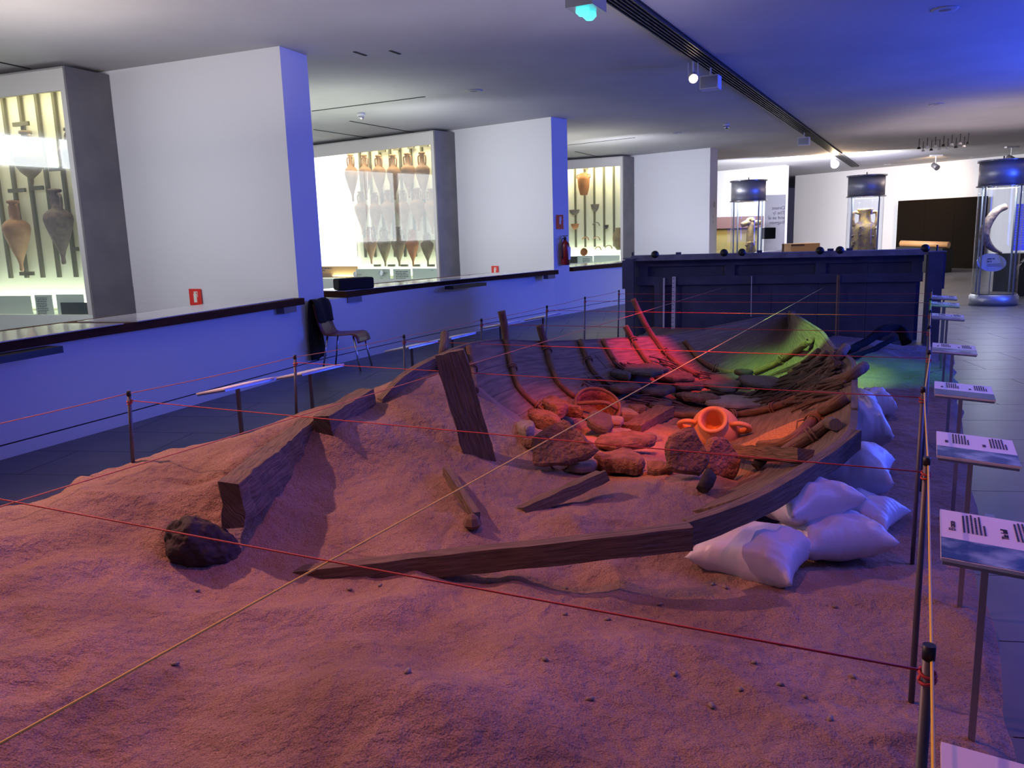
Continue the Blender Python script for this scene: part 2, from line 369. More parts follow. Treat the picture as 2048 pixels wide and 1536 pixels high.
# floor tiles, 0.6 x 1.2 m running bond, laid 10 degrees off the view
TA = math.radians(-9); tx = Vector((math.cos(TA), math.sin(TA), 0)); ty = Vector((-math.sin(TA), math.cos(TA), 0))
cells = []
for j in range(-14, 62):
    for i in range(-14, 22):
        c = tx * (i * 1.2 + (0.6 if j % 2 else 0.0)) + ty * (j * 0.6 + 0.25)
        if -7 < c.x < 18 and -2 < c.y < 36: cells.append(c)
def tile_seen(c):
    if c.y < 1.5: return 1e9
    px = CX + FPX * c.x / c.y
    v = 0.887 * c.x - 0.462 * c.y
    if px < -100 or px > 2150: return 1e9
    if -3.5 < v < 0.3 and c.y < 11: return 1e9
    return c.y
cells.sort(key=tile_seen)
tm = G().obox((0, 0, -0.006), tx * 0.597, ty * 0.297, (0, 0, 0.006))
t0 = None
for c in cells[:290]:
    if t0 is None:
        t0 = mesh('tile', [v for v in tm.v], tm.f, M['tile'], floor)
        base = Vector((0, 0, 0)); me0 = t0.data
        for v in me0.vertices: v.co = v.co + floor.location
        o = t0
    else: o = t0.copy(); C.objects.link(o)
    o.location = Vector((c.x, c.y, 0)) - floor.location
gs = G()
for c in cells[290:]: gs.obox((c.x, c.y, -0.006), tx * 0.597, ty * 0.297, (0, 0, 0.006))
tag(gs.make('floor_tiling', M['tile'], floor), kind='stuff')

g = G().box(-14, 24, -4, 44, HC, HC + 0.3)
ceiling = struct('ceiling', g.v, g.f, M['ceil'])
g = strip(WALL, 0, -0.22, 0.0, 0.81)
struct('wall_left', g.v, g.f, M['white'])
g = strip(WALL, 0.0, 0.012, 0.0, 0.098)
struct('baseboard_left', g.v, g.f, M['white'])
g = strip(WALL, 0.0, 0.006, 0.098, 0.106)
struct('trim_1', g.v, g.f, M['dark'])

PIL = [((-2.45, 9.40), (-2.27, 9.90), (-4.82, 10.40)), ((0.86, 15.36), (1.18, 15.75), (-1.02, 16.76)),
       ((5.36, 21.73), (5.67, 22.17), (3.58, 23.22)), ((9.55, 28.22), (9.78, 28.6), (7.78, 30.08))]
for i, (a, b, q) in enumerate(PIL):
    a, b, q = Vector(a), Vector(b), Vector(q); d = (q - a).normalized(); L = (q - a).length + 1.2
    g = G().prism([a, b, b + d * L, a + d * L], 0.81, HC); g.prism([a + d * .25, b + d * .25, b + d * L, a + d * L], 0.0, 0.812)
    struct('wall_pillar', g.v, g.f, M['white'])
# rear walls of the bays and the far hall
g = strip([(-12.5, 2.0), (-11.5, 10.0), (-9.5, 15.0), (-6.5, 20.5), (-2.0, 26.5), (2.5, 32.0), (8.4, 39.0)], 0, -0.2, 0, HC)
struct('wall_bay_back', g.v, g.f, M['white'])
BW = [Vector(p) for p in ((-12.5, 2.0), (-11.5, 10.0), (-9.5, 15.0), (-6.5, 20.5))]
for i, (a, b, z0, z1) in enumerate([(BW[0].lerp(BW[1], .02), BW[0].lerp(BW[1], .98), 3.08, 3.62), (BW[1].lerp(BW[2], .03), BW[1].lerp(BW[2], .985), 1.50, 3.45), (BW[2].lerp(BW[3], .015), BW[2].lerp(BW[3], .5), 1.50, 3.45)]):
    d = (b - a); n = Vector((d.y, -d.x)).normalized()
    for k in range(3):
        p, q = a + d * (k / 3 + .006), a + d * ((k + 1) / 3 - .006)
        g = G().prism([p + n * .02, q + n * .02, q + n * .05, p + n * .05], z0, z1)
        if k == 0: wroot = struct('window_%d' % (i + 1), g.v, g.f, M['daylight' if i == 0 else 'daylight2'])
        else: mesh('window_pane', g.v, g.f, M['daylight' if i == 0 else 'daylight2'], wroot)
fw0, fw1 = Vector((11.9, 34.0)), Vector((17.2, 25.8)); fd = (fw1 - fw0).normalized()
g = G().prism([fw0, fw1 + fd * 6, fw1 + fd * 6 + Vector((-fd.y, fd.x)) * .3, fw0 + Vector((-fd.y, fd.x)) * .3], 0, HC)
struct('wall_far', g.v, g.f, M['white'])
g = G().box(17.5, 17.8, -4, 22, 0, HC); struct('wall_right', g.v, g.f, M['white'])
g = G().box(-9.5, 17.5, -4.0, -3.7, 0, HC); struct('wall_back', g.v, g.f, M['white'])

# ------------------------------------------------------------------ display counters
def counter(front, depth, label, blocks, slot=None):
    f = [Vector((p[0], p[1], 0)) for p in front]
    d = (f[-1] - f[0]).normalized(); inn = Vector((-d.y, d.x, 0))
    root = thing('display_counter', (f[0] + (f[-1] - f[0]) / 2) + Vector((0, 0, 0.81)), label, 'counter', 'display counters along the left wall')
    poly = [(p.x, p.y) for p in f] + [((p + inn * depth).x, (p + inn * depth).y) for p in reversed(f)]
    G().prism(poly, 0.81, 0.885).make('counter_slab', M['darkwood'], root)
    n = 3
    for k in range(n):
        a = f[0].lerp(f[-1], (k + 0.03) / n); b = f[0].lerp(f[-1], (k + 0.97) / n)
        # follow the polyline roughly: keep the panes behind the front edge
        o1, o2 = 0.09, depth - 0.03
        q = [a + inn * o1, b + inn * o1, b + inn * o2, a + inn * o2]
        G().prism([(v.x, v.y) for v in q], 0.885, 0.893).make('glass_top', M['countertop'], root)
    for t in blocks:
        p = f[0].lerp(f[-1], t); G().obox((p.x + inn.x * .07, p.y + inn.y * .07, 0.775), d * 0.13, inn * 0.05, (0, 0, 0.035)).make('support_block', M['greymetal'], root)
    if slot:
        a = f[0].lerp(f[-1], slot[0]); b = f[0].lerp(f[-1], slot[1])
        m_ = (a + b) / 2 - inn * (-0.04)
        G().obox((m_.x, m_.y, 0.785), (b - a) / 2, inn * 0.08, (0, 0, 0.025)).make('slot_cover', M['black'], root)
    return root
counter([(-4.60, 1.6), (-4.05, 4.0), (-3.60, 5.61), (-3.34, 6.5), (-2.93, 7.62), (-2.37, 9.34)], 0.75,
        'nearest dark wood display counter on the blue wall, at the left edge', [0.965], (0.30, 0.56))
counter([(-2.06, 10.25), (-1.50, 11.55), (-0.50, 13.15), (0.92, 14.95)], 0.75,
        'middle dark wood display counter on the blue wall, behind the red chair', [0.03, 0.96], (0.40, 0.56))
counter([(1.27, 15.95), (2.78, 17.9), (5.25, 21.5)], 0.75,
        'farthest dark wood display counter on the blue wall, running behind the grey box', [0.03])

# ------------------------------------------------------------------ display cases and their contents
NRM = {}
def V2(p): return Vector((p[0], p[1], 0))
def case(corner, fdir, sdir, width, label, ups, items_light, side=0.60, ztop=3.60):
    c = V2(corner); f = V2(fdir).normalized(); s = V2(sdir).normalized()
    NRM[round(s.x, 3)] = np.array([f.y, -f.x, 0.0])
    root = thing('display_case', c + f * width / 2 + Vector((0, 0, 0.0)), label, 'display case', 'tall display cases in the bays')
    def bar(name, a0, a1, d0, d1, z0, z1, m, lab=None):
        p = [c + f * a0 + s * d0, c + f * a1 + s * d0, c + f * a1 + s * d1, c + f * a0 + s * d1]
        return G().prism([(v.x, v.y) for v in p], z0, z1).make(name, m, root, label=lab)
    bar('header', 0, width, 0.0, 0.05, ztop - 0.26, ztop, M['lightmetal'])
    bar('jamb', 0, 0.07, 0.0, 0.05, 0.72, ztop - 0.26, M['lightmetal'])
    bar('side_panel', -0.03, 0.0, 0.0, side + 0.03, 1.02, ztop, M['greymetal'])
    bar('side_plinth', -0.034, 0.0, 0.0, side + 0.03, 0.0, 1.022, M['greymetal'])
    bar('back_panel', 0, width, side, side + 0.03, 0.0, ztop, M['cream'])
    bar('base_box', 0, width, 0.0, side, 0.0, 0.72, M['mint'])
    bar('roof_panel', 0, width, 0.0, side, ztop - 0.02, ztop, M['lightmetal'])
    n = max(1, round(width / 1.6))
    for k in range(n):
        bar('glass_pane', 0.07 + (width - 0.07) * k / n + 0.004, 0.07 + (width - 0.07) * (k + 1) / n - 0.004, 0.02, 0.03, 0.72, ztop - 0.26, M['glass'])
    for k in range(ups):
        a = 0.22 + k * 0.29 + 0.0
        if a < width: bar('upright', a, a + 0.045, side - 0.06, side - 0.02, 1.16, ztop - 0.03, M['upright'])
    mid = c + f * width / 2 + s * (side * 0.35)
    l = area('case_light', (mid.x, mid.y, ztop - 0.06), (mid.x, mid.y, 0), width * 0.9, 0.25, (1.0, 0.88, 0.62), items_light)
    l.rotation_euler = (0, 0, math.atan2(f.y, f.x))
    low = c + f * width / 2 + s * (side * 0.80)
    l = area('case_light', (low.x, low.y, 0.74), (low.x, low.y, 3), width * 0.9, 0.06, (0.85, 1.0, 0.90), items_light * 0.6)
    l.rotation_euler = (math.pi, 0, math.atan2(f.y, f.x))
    return root, c, f, s
def cplane(c, s, d): return (np.array(c + s * d), NRM[round(s.x, 3)])

cA, c1, f1, s1 = case((-5.08, 9.82), (-0.94, 0.34), (0.37, 0.93), 3.2, 'nearest glass display case with four large amphorae, cut by the left edge', 9, 34)
cB, c2, f2, s2 = case((-1.39, 16.30), (-0.83, 0.555), (0.62, 0.78), 3.75, 'middle glass display case packed with three rows of amphorae', 10, 44)
cC, c3, f3, s3 = case((3.20, 22.69), (-0.90, 0.42), (0.58, 0.81), 2.6, 'farthest glass display case with small bowls and pots', 8, 48)

def amphora(name, top, bot, wd, m, label, group, neck=0.30, fat=0.40, squat=False, crook=0.0):
    """amphora hung upright: top/bot world points of the mouth and the toe, wd its body diameter"""
    h = top.z - bot.z; root = thing(name, (bot.x, bot.y, bot.z), label, 'amphora', group)
    R = wd / 2
    if squat: prof = [(0.10, 0), (0.14, .05), (.16, .12), (.62, .24), (.96, .40), (1.0, .50), (.86, .62), (.50, .69), (.30, .73), (.28, .93), (.42, .95), (.42, 1.0)]
    else: prof = [(0.10, 0), (0.16, .02), (0.14, .10), (.24, .17), (.60, .34), (.88, .50), (1.0, .60), (.95, .66), (.70, .71), (.36, .745), (.31, .80), (.30, .95), (.44, .965), (.46, .99), (.40, 1.0)]
    G().lathe([(r * R, t * h) for r, t in prof], (bot.x, bot.y, bot.z), 22).make('body', m, root, True)
    z = bot.z
    for sg in (-1, 1):
        pr = [(0.32, .93), (.56, .925), (.66, .88), (.62, .78), (.50, .70)] if not squat else [(0.30, .90), (.55, .90), (.68, .82), (.66, .68)]
        pts = [Vector((bot.x, bot.y, z)) + f2 * (r * R * sg) + Vector((0, 0, t * h)) for r, t in pr]
        G().tube(spline(pts, 4), R * 0.11, 7).make('handle', m, root, True)
    G().lathe([(.24 * R, h * 1.001), (.24 * R, h * 1.004)], (bot.x, bot.y, z), 14).make('mouth', M['dark'], root)
    return root
def bracket(px, py, wpx, c, s, d, f, label, y2=0.02):
    p = atplane(px, py, *cplane(c, s, d)); dist = p.y
    wdt = wpx * dist / FPX
    r = thing('wall_bracket', p, label, 'bracket', 'short metal brackets in the cases')
    G().obox(p, f * wdt / 2, s * 0.015, (0, 0, 0.025)).make('crossbar', M['upright'], r)
    return r

ordn = ['first', 'second', 'third', 'fourth', 'fifth', 'sixth']
rowdef = [('top', [(700, 308, 404, 27), (728, 309, 400, 26), (756, 310, 398, 27), (785, 309, 400, 28), (814, 306, 396, 29), (843, 304, 400, 29)], 'terra'),
          ('middle', [(721, 383, 470, 27), (748, 385, 470, 26), (774, 380, 468, 28), (804, 380, 470, 27), (833, 376, 462, 30), (861, 377, 468, 28)], 'terra'),
          ('bottom', [(739, 454, 528, 27), (766.5, 455, 533, 28), (795, 454, 533, 29), (823, 459, 531, 26), (853, 465, 529, 26)], 'terra2')]
for rn, lst, mk in rowdef:
    for i, (px, pt, pb, wp) in enumerate(lst):
        t = atplane(px, pt, *cplane(c2, s2, 0.28)); b = aty(px, pb, t.y); b.x = t.x; b.y = t.y
        mm = M[mk]
        if rn == 'bottom' and i == 3: mm = M['terra4']
        if rn == 'bottom' and i in (0,): mm = M['terra']
        amphora('amphora', t, b, wp * t.y / FPX, mm, '%s amphora from the left in the %s row of the middle case' % (ordn[i], rn), 'amphorae hanging in the middle case')
for (px, pt, pb, wp, mk, sq, lab) in [(25, 401, 543, 50, 'terra', False, 'brown slender amphora with a red rim, lower left in the nearest case'),
                                 (109, 378, 529, 54, 'terra3', False, 'rough crusted amphora at lower right in the nearest case'),
                                 (50, 262, 370, 56, 'terra2', True, 'pale squat amphora hung above the slender one in the nearest case'),
                                 (138, 256, 354, 50, 'terra3', True, 'dark squat amphora half hidden by the frame of the nearest case')]:
    t = atplane(px, pt, *cplane(c1, s1, 0.30)); b = aty(px + (pb - pt) * .10, pb, t.y)
    b = Vector((t.x, t.y, b.z)); amphora('amphora', t, b, wp * t.y / FPX, M[mk], lab, None, squat=sq)
for (px, py, wp, lab) in [(42, 248, 40, 'bracket above the pale squat amphora of the nearest case'), (112, 338, 32, 'bracket above the rough crusted amphora of the nearest case'),
                          (74, 376, 32, 'bracket under the pale squat amphora of the nearest case'), (34, 381, 44, 'bracket above the slender amphora of the nearest case'),
                          (54, 547, 36, 'bracket under the slender amphora of the nearest case'), (152, 498, 12, 'short bracket by the frame of the nearest case')]:
    bracket(px, py, wp, c1, s1, 0.50, f1, lab)
for i, px in enumerate((757, 785, 814, 842)):
    bracket(px + 8, (302, 298, 295, 291)[i], 16, c2, s2, 0.5, f2, '%s bracket above the top row of the middle case' % ordn[i])
for i, px in enumerate((755, 783, 809, 833, 862)):
    bracket(px, 531, 18, c2, s2, 0.5, f2, '%s bracket under the bottom row of the middle case' % ordn[i])

def bowl(name, px, py, wp, hp, m, label, tilt=None, kind='bowl'):
    p = atplane(px, py, *cplane(c3, s3, 0.30)); k = p.y / FPX; R = wp * k / 2; h = hp * k
    r = thing(name, p, label, kind, 'small pottery in the farthest case')
    prof = [(.35 * R, 0), (.4 * R, .05 * h), (.8 * R, .4 * h), (1.0 * R, .92 * h), (1.0 * R, h), (.93 * R, h), (.7 * R, .45 * h), (.2 * R, .15 * h)]
    G().lathe(prof, p, 18, tilt).make('bowl_body', m, r, True); return r
t = atplane(1167, 346, *cplane(c3, s3, .3)); b = aty(1167, 390, t.y); b = Vector((t.x, t.y, b.z))
r = thing('storage_jar', b, 'tall two handled jar at the top of the farthest case', 'jar', None)
h = t.z - b.z; R = 12 * t.y / FPX
G().lathe([(.55 * R, 0), (.62 * R, .05 * h), (.9 * R, .35 * h), (1 * R, .7 * h), (.9 * R, .85 * h), (.6 * R, .92 * h), (.62 * R, h)], b, 20).make('body', M['terra4'], r, True)
for sg in (-1, 1): G().tube([b + f3 * sg * R * a + Vector((0, 0, z * h)) for a, z in ((.6, .93), (1.1, .92), (1.15, .8), (.9, .75))], R * .1, 6).make('handle', M['terra4'], r, True)
bracket(1171, 337, 10, c3, s3, .5, f3, 'bracket over the tall jar of the farthest case')
bowl('bowl', 1149, 430, 21, 10, M['terra3'], 'grey wide bowl at left of the farthest case')
r = bowl('pot', 1190, 423, 17, 14, M['terra3'], 'round grey cooking pot in the middle of the farthest case', kind='pot')
bowl('cup', 1150, 459, 16, 11, M['terra4'], 'pink cup below the grey bowl in the farthest case', kind='cup')
bowl('small_jar', 1212, 458, 11, 8, M['slate'], 'little dark jar at right of the farthest case', kind='jar')
bowl('dish', 1172, 505, 16, 9, M['terra4'], 'round orange dish shown face on near the bottom of the farthest case', tilt=(-s3 + Vector((0, 0, .15))), kind='dish')
b = atplane(1237, 500, *cplane(c3, s3, .25)); r = thing('storage_jar', b, 'big yellowish jar cut by the right jamb of the farthest case', 'jar')
R = .17; G().lathe([(.3 * R, 0), (.7 * R, .1), (1 * R, .3), (.9 * R, .45), (.45 * R, .56), (.5 * R, .62)], b, 20).make('body', M['terra2'], r, True)
for px, py, wp, mk, lab in [(1171, 477, 14, 'terra4', 'curved yellow handle fragment on the left of the lower shelf of the farthest case'),
                            (1193, 477, 15, 'terra', 'brown strap handle fragment in the middle of the lower shelf of the farthest case'),
                            (1196, 497, 13, 'terra', 'brown spout fragment beside the orange dish in the farthest case'),
                            (1217, 494, 15, 'terra2', 'arched handle fragment low at the right of the farthest case'),
                            (1192, 448, 15, 'terra3', 'flat grey rim fragment under the cooking pot in the farthest case')]:
    p = atplane(px, py, *cplane(c3, s3, .35)); k = p.y / FPX * wp / 2
    g = G().tube(spline([p + f3 * k + Vector((0, 0, -.02)), p + f3 * k * .3 + Vector((0, 0, .04)), p - f3 * k * .6 + Vector((0, 0, .03)), p - f3 * k + Vector((0, 0, -.05))], 4), [.02] * 13, 7, flat=.7)
    g.top('pottery_fragment', M[mk], lab, 'fragment', None, True)

# lower info boards, screens
def board(name, px0, py0, px1, py1, c, s, d, m, label, cat='panel', thick=.01, z0=None, z1=None, texts=()):
    a = atplane(px0, py0, *cplane(c, s, d)); b = atplane(px1, py1, *cplane(c, s, d))
    zz0 = b.z if z0 is None else z0; zz1 = a.z if z1 is None else z1
    r = thing(name, ((a.x + b.x) / 2, (a.y + b.y) / 2, zz0), label, cat)
    dd = (V2(b) - V2(a)); f = dd.normalized(); n = Vector((f.y, -f.x, 0))
    g = G().obox(((a.x + b.x) / 2, (a.y + b.y) / 2, (zz0 + zz1) / 2), dd / 2, n * thick / 2, (0, 0, (zz1 - zz0) / 2))
    g.make('board', m, r)
    for (u, v, wf, nl, pf, sd) in texts:
        H = zz1 - zz0; o_ = Vector((a.x, a.y, zz0)) + dd * u + Vector((0, 0, H * v)) + n * (thick / 2)
        textlines('text_block', M['ink'] if m is not M['darkpic'] else M['mint'], r, o_, f, (0, 0, 1), dd.length * wf, nl, H * pf, H * pf * .45, seed=sd)
    return r, a, b, f, n, zz0, zz1
board('info_board', -40, 592, 68, 640, c1, s1, .12, M['mint'], 'pale board with tiny sherds mounted on it, at the foot of the nearest case')
board('info_board', 69, 590, 110, 640, c1, s1, .10, M['mint'], 'pale text board beside the dark map in the nearest case', texts=[(.08, .88, .7, 12, .07, 3)])
board('info_board', 112, 589, 172, 636, c1, s1, .12, M['mint'], 'pale board carrying the dark map in the nearest case')
board('map_print', 121, 605, 178, 640, c1, s1, .09, M['darkpic'], 'dark green map print at the foot of the nearest case', 'map')
for i, (px, py) in enumerate([(22, 649), (30, 651), (38, 648), (47, 650)]):
    p = atplane(px, py - 4, *cplane(c1, s1, .09)); G().lathe([(.012, 0), (.03, .012), (.02, .03), (.006, .035)], p, 9).top('sherd', M['terra4'], '%s of the tiny brown sherds on the nearest case board' % ordn[i], 'sherd', 'tiny sherds in the nearest case')
board('reflection_glow', 612, 309, 716, 536, c2, s2, .52, M['screen'], 'white glow panel standing in for a bright reflection at the left in the middle case', 'screen')  # glowing panel put in place of a reflection on the glass
board('text_board', 620, 533, 718, 574, c2, s2, .50, M['tanpanel'], 'tan wooden text board below the white glow panel in the middle case', 'panel', texts=[(.10, .90, .45, 2, .11, 5), (.10, .62, .5, 9, .065, 6)])
board('info_board', 712, 538, 782, 578, c2, s2, .14, M['mint'], 'pale board with five round mirrors in the middle case')
board('info_board', 786, 538, 823, 572, c2, s2, .14, M['mint'], 'pale text board in the middle of the middle case foot', texts=[(.15, .85, .75, 6, .1, 8)])
board('info_board', 825, 537, 880, 570, c2, s2, .14, M['mint'], 'blank pale board at the right of the middle case foot', texts=[(.7, .88, .2, 1, .06, 9)])
for i, (px, py) in enumerate([(711, 549), (711, 564), (728, 563), (746, 563), (763, 546), (763, 562)]):
    p = atplane(px, py, *cplane(c2, s2, .10)); R = 6.3 * p.y / FPX
    r = thing('hand_mirror', p, ['round mirror at top left', 'round mirror at bottom left', 'reddish round mirror in the bottom row', 'third round mirror of the bottom row', 'large round mirror at top right', 'round mirror at bottom right'][i] + ' of the mirror board in the middle case', 'mirror', 'round mirrors in the middle case')
    G().lathe([(R, 0), (R, .01), (.85 * R, .014), (.8 * R, .006)], p, 20, -s2 + Vector((0, 0, .1))).make('disc', M['terra4'] if i == 2 else M['steel'], r, True)
    G().obox(p - f2 * (R + .05) , f2 * .06, s2 * .004, (0, 0, .004)).make('pin', M['black'], r)
board('info_board', 1152, 512, 1186, 534, c3, s3, .14, M['mint'], 'pale text board at the left foot of the farthest case', texts=[(.4, .75, .5, 4, .13, 12)])
board('info_board', 1187, 511, 1240, 532, c3, s3, .14, M['mint'], 'blank pale board at the right foot of the farthest case')
board('dark_monitor', 1138, 513, 1155, 532, c3, s3, .05, M['darkpic'], 'small dark monitor at the left edge of the farthest case', 'screen')
# backlit walls on the rear of the partitions, mirrored in the case glass
for i, (b, d, z0, z1, k0, k1) in enumerate([] and [((-2.27, 9.90), (-0.92, 0.39), 1.55, 2.55, 0.1, 2.2), ((1.18, 15.75), (-0.80, 0.60), 1.6, 2.6, 0.1, 2.0)]):
    b = V2(b); d = V2(d).normalized(); n = Vector((-d.y, d.x, 0)); n = n if n.y > 0 else -n
    p = [b + d * k0 + n * .02, b + d * k1 + n * .02, b + d * k1 + n * .06, b + d * k0 + n * .06]
    r = thing('light_box', (p[0] + p[2]) / 2 + Vector((0, 0, z0)), 'backlit white panel behind the %s pillar, mirrored in the case glass' % ordn[i], 'light box')
    G().prism([(v.x, v.y) for v in p], z0, z1).make('lit_face', M['screen'], r)
# bay lights on the white partitions
for p, t, pw in [((-5.0, 6.6, 3.3), (-3.6, 9.9, 1.6), 27), ((-1.9, 12.6, 3.3), (0.0, 16.0, 1.6), 42), ((2.0, 18.0, 3.3), (4.5, 22.4, 1.6), 75), ((6.6, 24.6, 3.3), (8.7, 29.0, 1.8), 130)]:
    area('bay_light', (p[0], p[1], 2.9), t, 1.4, 0.5, (0.84, 0.86, 1.0), pw, 120)

# ------------------------------------------------------------------ signs, extinguisher, socket, chair
def pictogram_sign(px, py, plane, f, n, w_, h_, label, dark=False):
    p = atplane(px, py, *plane); r = thing('fire_sign', p, label, 'sign', None)
    up = Vector((0, 0, 1)); f = f.normalized(); n = n.normalized()
    G().obox(p, f * w_ / 2, n * .003, up * h_ / 2).make('sign_plate', M['signred'], r)
    q = p + n * .0045
    g = G().obox(q - up * h_ * .06, f * w_ * .13, n * .001, up * h_ * .27)
    g.obox(q + up * h_ * .24, f * w_ * .07, n * .001, up * h_ * .05)
    g.obox(q + up * h_ * .31 + f * w_ * .06, f * w_ * .16, n * .001, up * h_ * .03)
    g.obox(q + f * w_ * .20 + up * h_ * .14, f * w_ * .02, n * .001, up * h_ * .15)
    g.make('extinguisher_pictogram', M['signwhite'], r); return r
a1 = V2((-2.45, 9.4)); q1 = V2((-4.82, 10.4)); fa = (a1 - q1).normalized(); na = Vector((fa.y, -fa.x, 0))
na = na if na.y < 0 else -na
pictogram_sign(391, 594, (np.array(a1 + na * .02), np.array(na)), fa, na, .19, .20, 'red fire extinguisher sign on the nearest white partition, above the counter')
a2 = V2((0.86, 15.36)); q2 = V2((-1.02, 16.76)); fb = (a2 - q2).normalized(); nb = Vector((fb.y, -fb.x, 0)); nb = nb if nb.y < 0 else -nb
pictogram_sign(990, 541, (np.array(a2 + nb * .02), np.array(nb)), fb, nb, .17, .18, 'small red fire extinguisher sign on the middle white partition')
pa, pb_ = V2((0.86, 15.36)), V2((1.18, 15.75)); fc = (pb_ - pa).normalized(); nc = Vector((fc.y, -fc.x, 0))
r = pictogram_sign(1120, 441, (np.array(pa + nc * .02), np.array(nc)), fc, nc, .21, .21, 'dark red fire extinguisher sign above the extinguisher on the blue pillar')
p = atplane(1120.5, 455, np.array(pa + nc * .02), np.array(nc)); G().obox(p, fc * .105, nc * .003, (0, 0, .03)).make('text_plate', M['signred'], r)
p = atplane(1131, 530, np.array(pa + nc * .10), np.array(nc)); r = thing('fire_extinguisher', p, 'dark red fire extinguisher hanging on the blue pillar', 'fire extinguisher')
G().lathe([(.07, 0), (.085, .015), (.085, .36), (.075, .41), (.035, .45), (.03, .47)], p, 20).make('cylinder', M['extred'], r, True)
G().lathe([(.025, .47), (.03, .50), (.02, .53)], p, 12).make('valve', M['black'], r)
G().obox(p + Vector((0, 0, .545)), fc * .07, nc * .012, (0, 0, .008)).make('lever', M['black'], r)
G().tube(spline([p + Vector((0, 0, .50)), p - fc * .09 + Vector((0, 0, .49)), p - fc * .12 + Vector((0, 0, .38)), p - fc * .105 + Vector((0, 0, .12))], 5), .011, 7).make('hose', M['black'], r, True)
G().obox(p + nc * .084 + Vector((0, 0, .22)) + fc * .02, fc * .035, nc * .003, (0, 0, .12)).make('label_sticker', M['paper'], r)
p = atplane(1126, 596, np.array(V2((0.22, 14.37))), np.array([.86, -.5, 0])) + Vector((.86, -.5, 0)) * .02
r = thing('wall_socket', p, 'small wall socket low on the blue wall under the extinguisher', 'socket')
wf = Vector((.5, .86, 0)); wn = Vector((.86, -.5, 0))
G().obox(p, wf * .10, wn * .006, (0, 0, .045)).make('cover', M['white'], r)
for k in (-1, 0, 1): G().obox(p + wf * .055 * k + wn * .007, wf * .012, wn * .002, (0, 0, .028)).make('outlet', M['dark'], r)

# red plastic chair with a black jacket over its back
cf = [atz(x, y, 0) for x, y in ((722, 742), (746, 727), (652, 728), (688, 706))]
cc = (cf[0] + cf[1] + cf[2] + cf[3]) / 4
root = thing('chair', cc, 'dark red plastic chair against the blue wall with a black jacket on it', 'chair')
ex = Vector((0.985, -0.17, 0)).normalized(); ey = Vector((-ex.y, ex.x, 0))      # ex: forward (away from the wall side)
cc = Vector((-1.98, 9.62, 0)); root.location = cc
def L(x, y, z): return cc + ex * x + ey * y + Vector((0, 0, z))
prof = [(-.30, .80), (-.285, .70), (-.25, .56), (-.215, .465), (-.17, .425), (-.08, .42), (.06, .425), (.15, .43), (.20, .40), (.225, .33)]
pp = spline([Vector((a, 0, b)) for a, b in prof], 4)
g = G(); vs = []; W_ = .21
for q in pp:
    for y in (-1, -.5, 0, .5, 1): vs.append(L(q.x - .012 * (1 - y * y), y * W_, q.z - .008 * (1 - y * y)))
nn = len(pp)
fs = [(i * 5 + k, i * 5 + k + 1, i * 5 + 6 + k, i * 5 + 5 + k) for i in range(nn - 1) for k in range(4)]
o = mesh('seat_shell', vs, fs, M['chair'], root, True); md = o.modifiers.new('s', 'SOLIDIFY'); md.thickness = .014
for sx, sy in ((1, 1), (1, -1), (-1, 1), (-1, -1)):
    G().tube([L(.16 * sx, .17 * sy, .415), L(.235 * sx, .20 * sy, .0)], .011, 8).make('leg', M['steel'], root, True)
# jacket draped over the backrest: its own thing
g = G(); vs = []; jp = [(-.335, .13), (-.345, .40), (-.335, .66), (-.325, .80), (-.305, .835), (-.27, .82), (-.245, .70), (-.225, .575)]
jp = spline([Vector((a, 0, b)) for a, b in jp], 4)
for i, q in enumerate(jp):
    for k in range(9):
        y = -1 + k / 4; n_ = noise.noise(Vector((q.z * 5, y * 2.4, 1.3)))
        vs.append(L(q.x + .018 * n_ - .012 * math.cos(y * 7), y * (.235 + .02 * n_), q.z + .01 * math.sin(y * 5)))
fs = [(i * 9 + k, i * 9 + k + 1, i * 9 + 10 + k, i * 9 + 9 + k) for i in range(len(jp) - 1) for k in range(8)]
o = tag(mesh('jacket', vs, fs, M['cloth'], None, True), 'black jacket draped over the back of the red chair', 'jacket'); md = o.modifiers.new('s', 'SOLIDIFY'); md.thickness = .012
p = atz(668, 588, .89); p = Vector((-1.98, 10.55, .895))
r = thing('black_case', p, 'black padded case lying on the near end of the middle counter', 'case')
g = G(); g.obox(p + Vector((-.05, .05, .075)), (.20, .16, 0), (-.06, .09, 0), (0, 0, .075)); o = g.make('case_body', M['matblack'], r); md = o.modifiers.new('b', 'BEVEL'); md.width = .025; md.segments = 3

# ------------------------------------------------------------------ ceiling: track, slots, detectors
td = Vector((9.82 - 0.92, 24.94 - 8.0, 0)).normalized(); tn = Vector((td.y, -td.x, 0))
t0_, t1_ = Vector((0.99, 8.0, 0)) - td * 8.5, Vector((12.3, 29.5, 0))
def on(t, w_=0): return Vector((0.99, 8.0, 0)) + td * t + tn * w_
root = thing('lighting_track', on(8, .13) + Vector((0, 0, HC - .03)), 'long black ribbed lighting track running along the ceiling', 'track')
G().obox(on(8, .13) + Vector((0, 0, HC - .006)), td * 16.5, tn * .13, (0, 0, .006)).make('track_bed', M['matblack'], root)
for k in range(6):
    G().obox(on(8, .02 + k * .044) + Vector((0, 0, HC - .024)), td * 16.5, tn * .007, (0, 0, .018)).make('track_rail', M['black'], root)
def lamp(px, py, label, kind):
    t = atz(px, py, 3.42); p = Vector((t.x, t.y, 3.42)); 
    r = thing('track_lamp', (p.x, p.y, 3.42), label, 'lamp', None)
    G().tube([p + Vector((0, 0, .21)), p + Vector((0, 0, .06))], .012, 8).make('stem', M['lampwhite'], r)
    return r, p
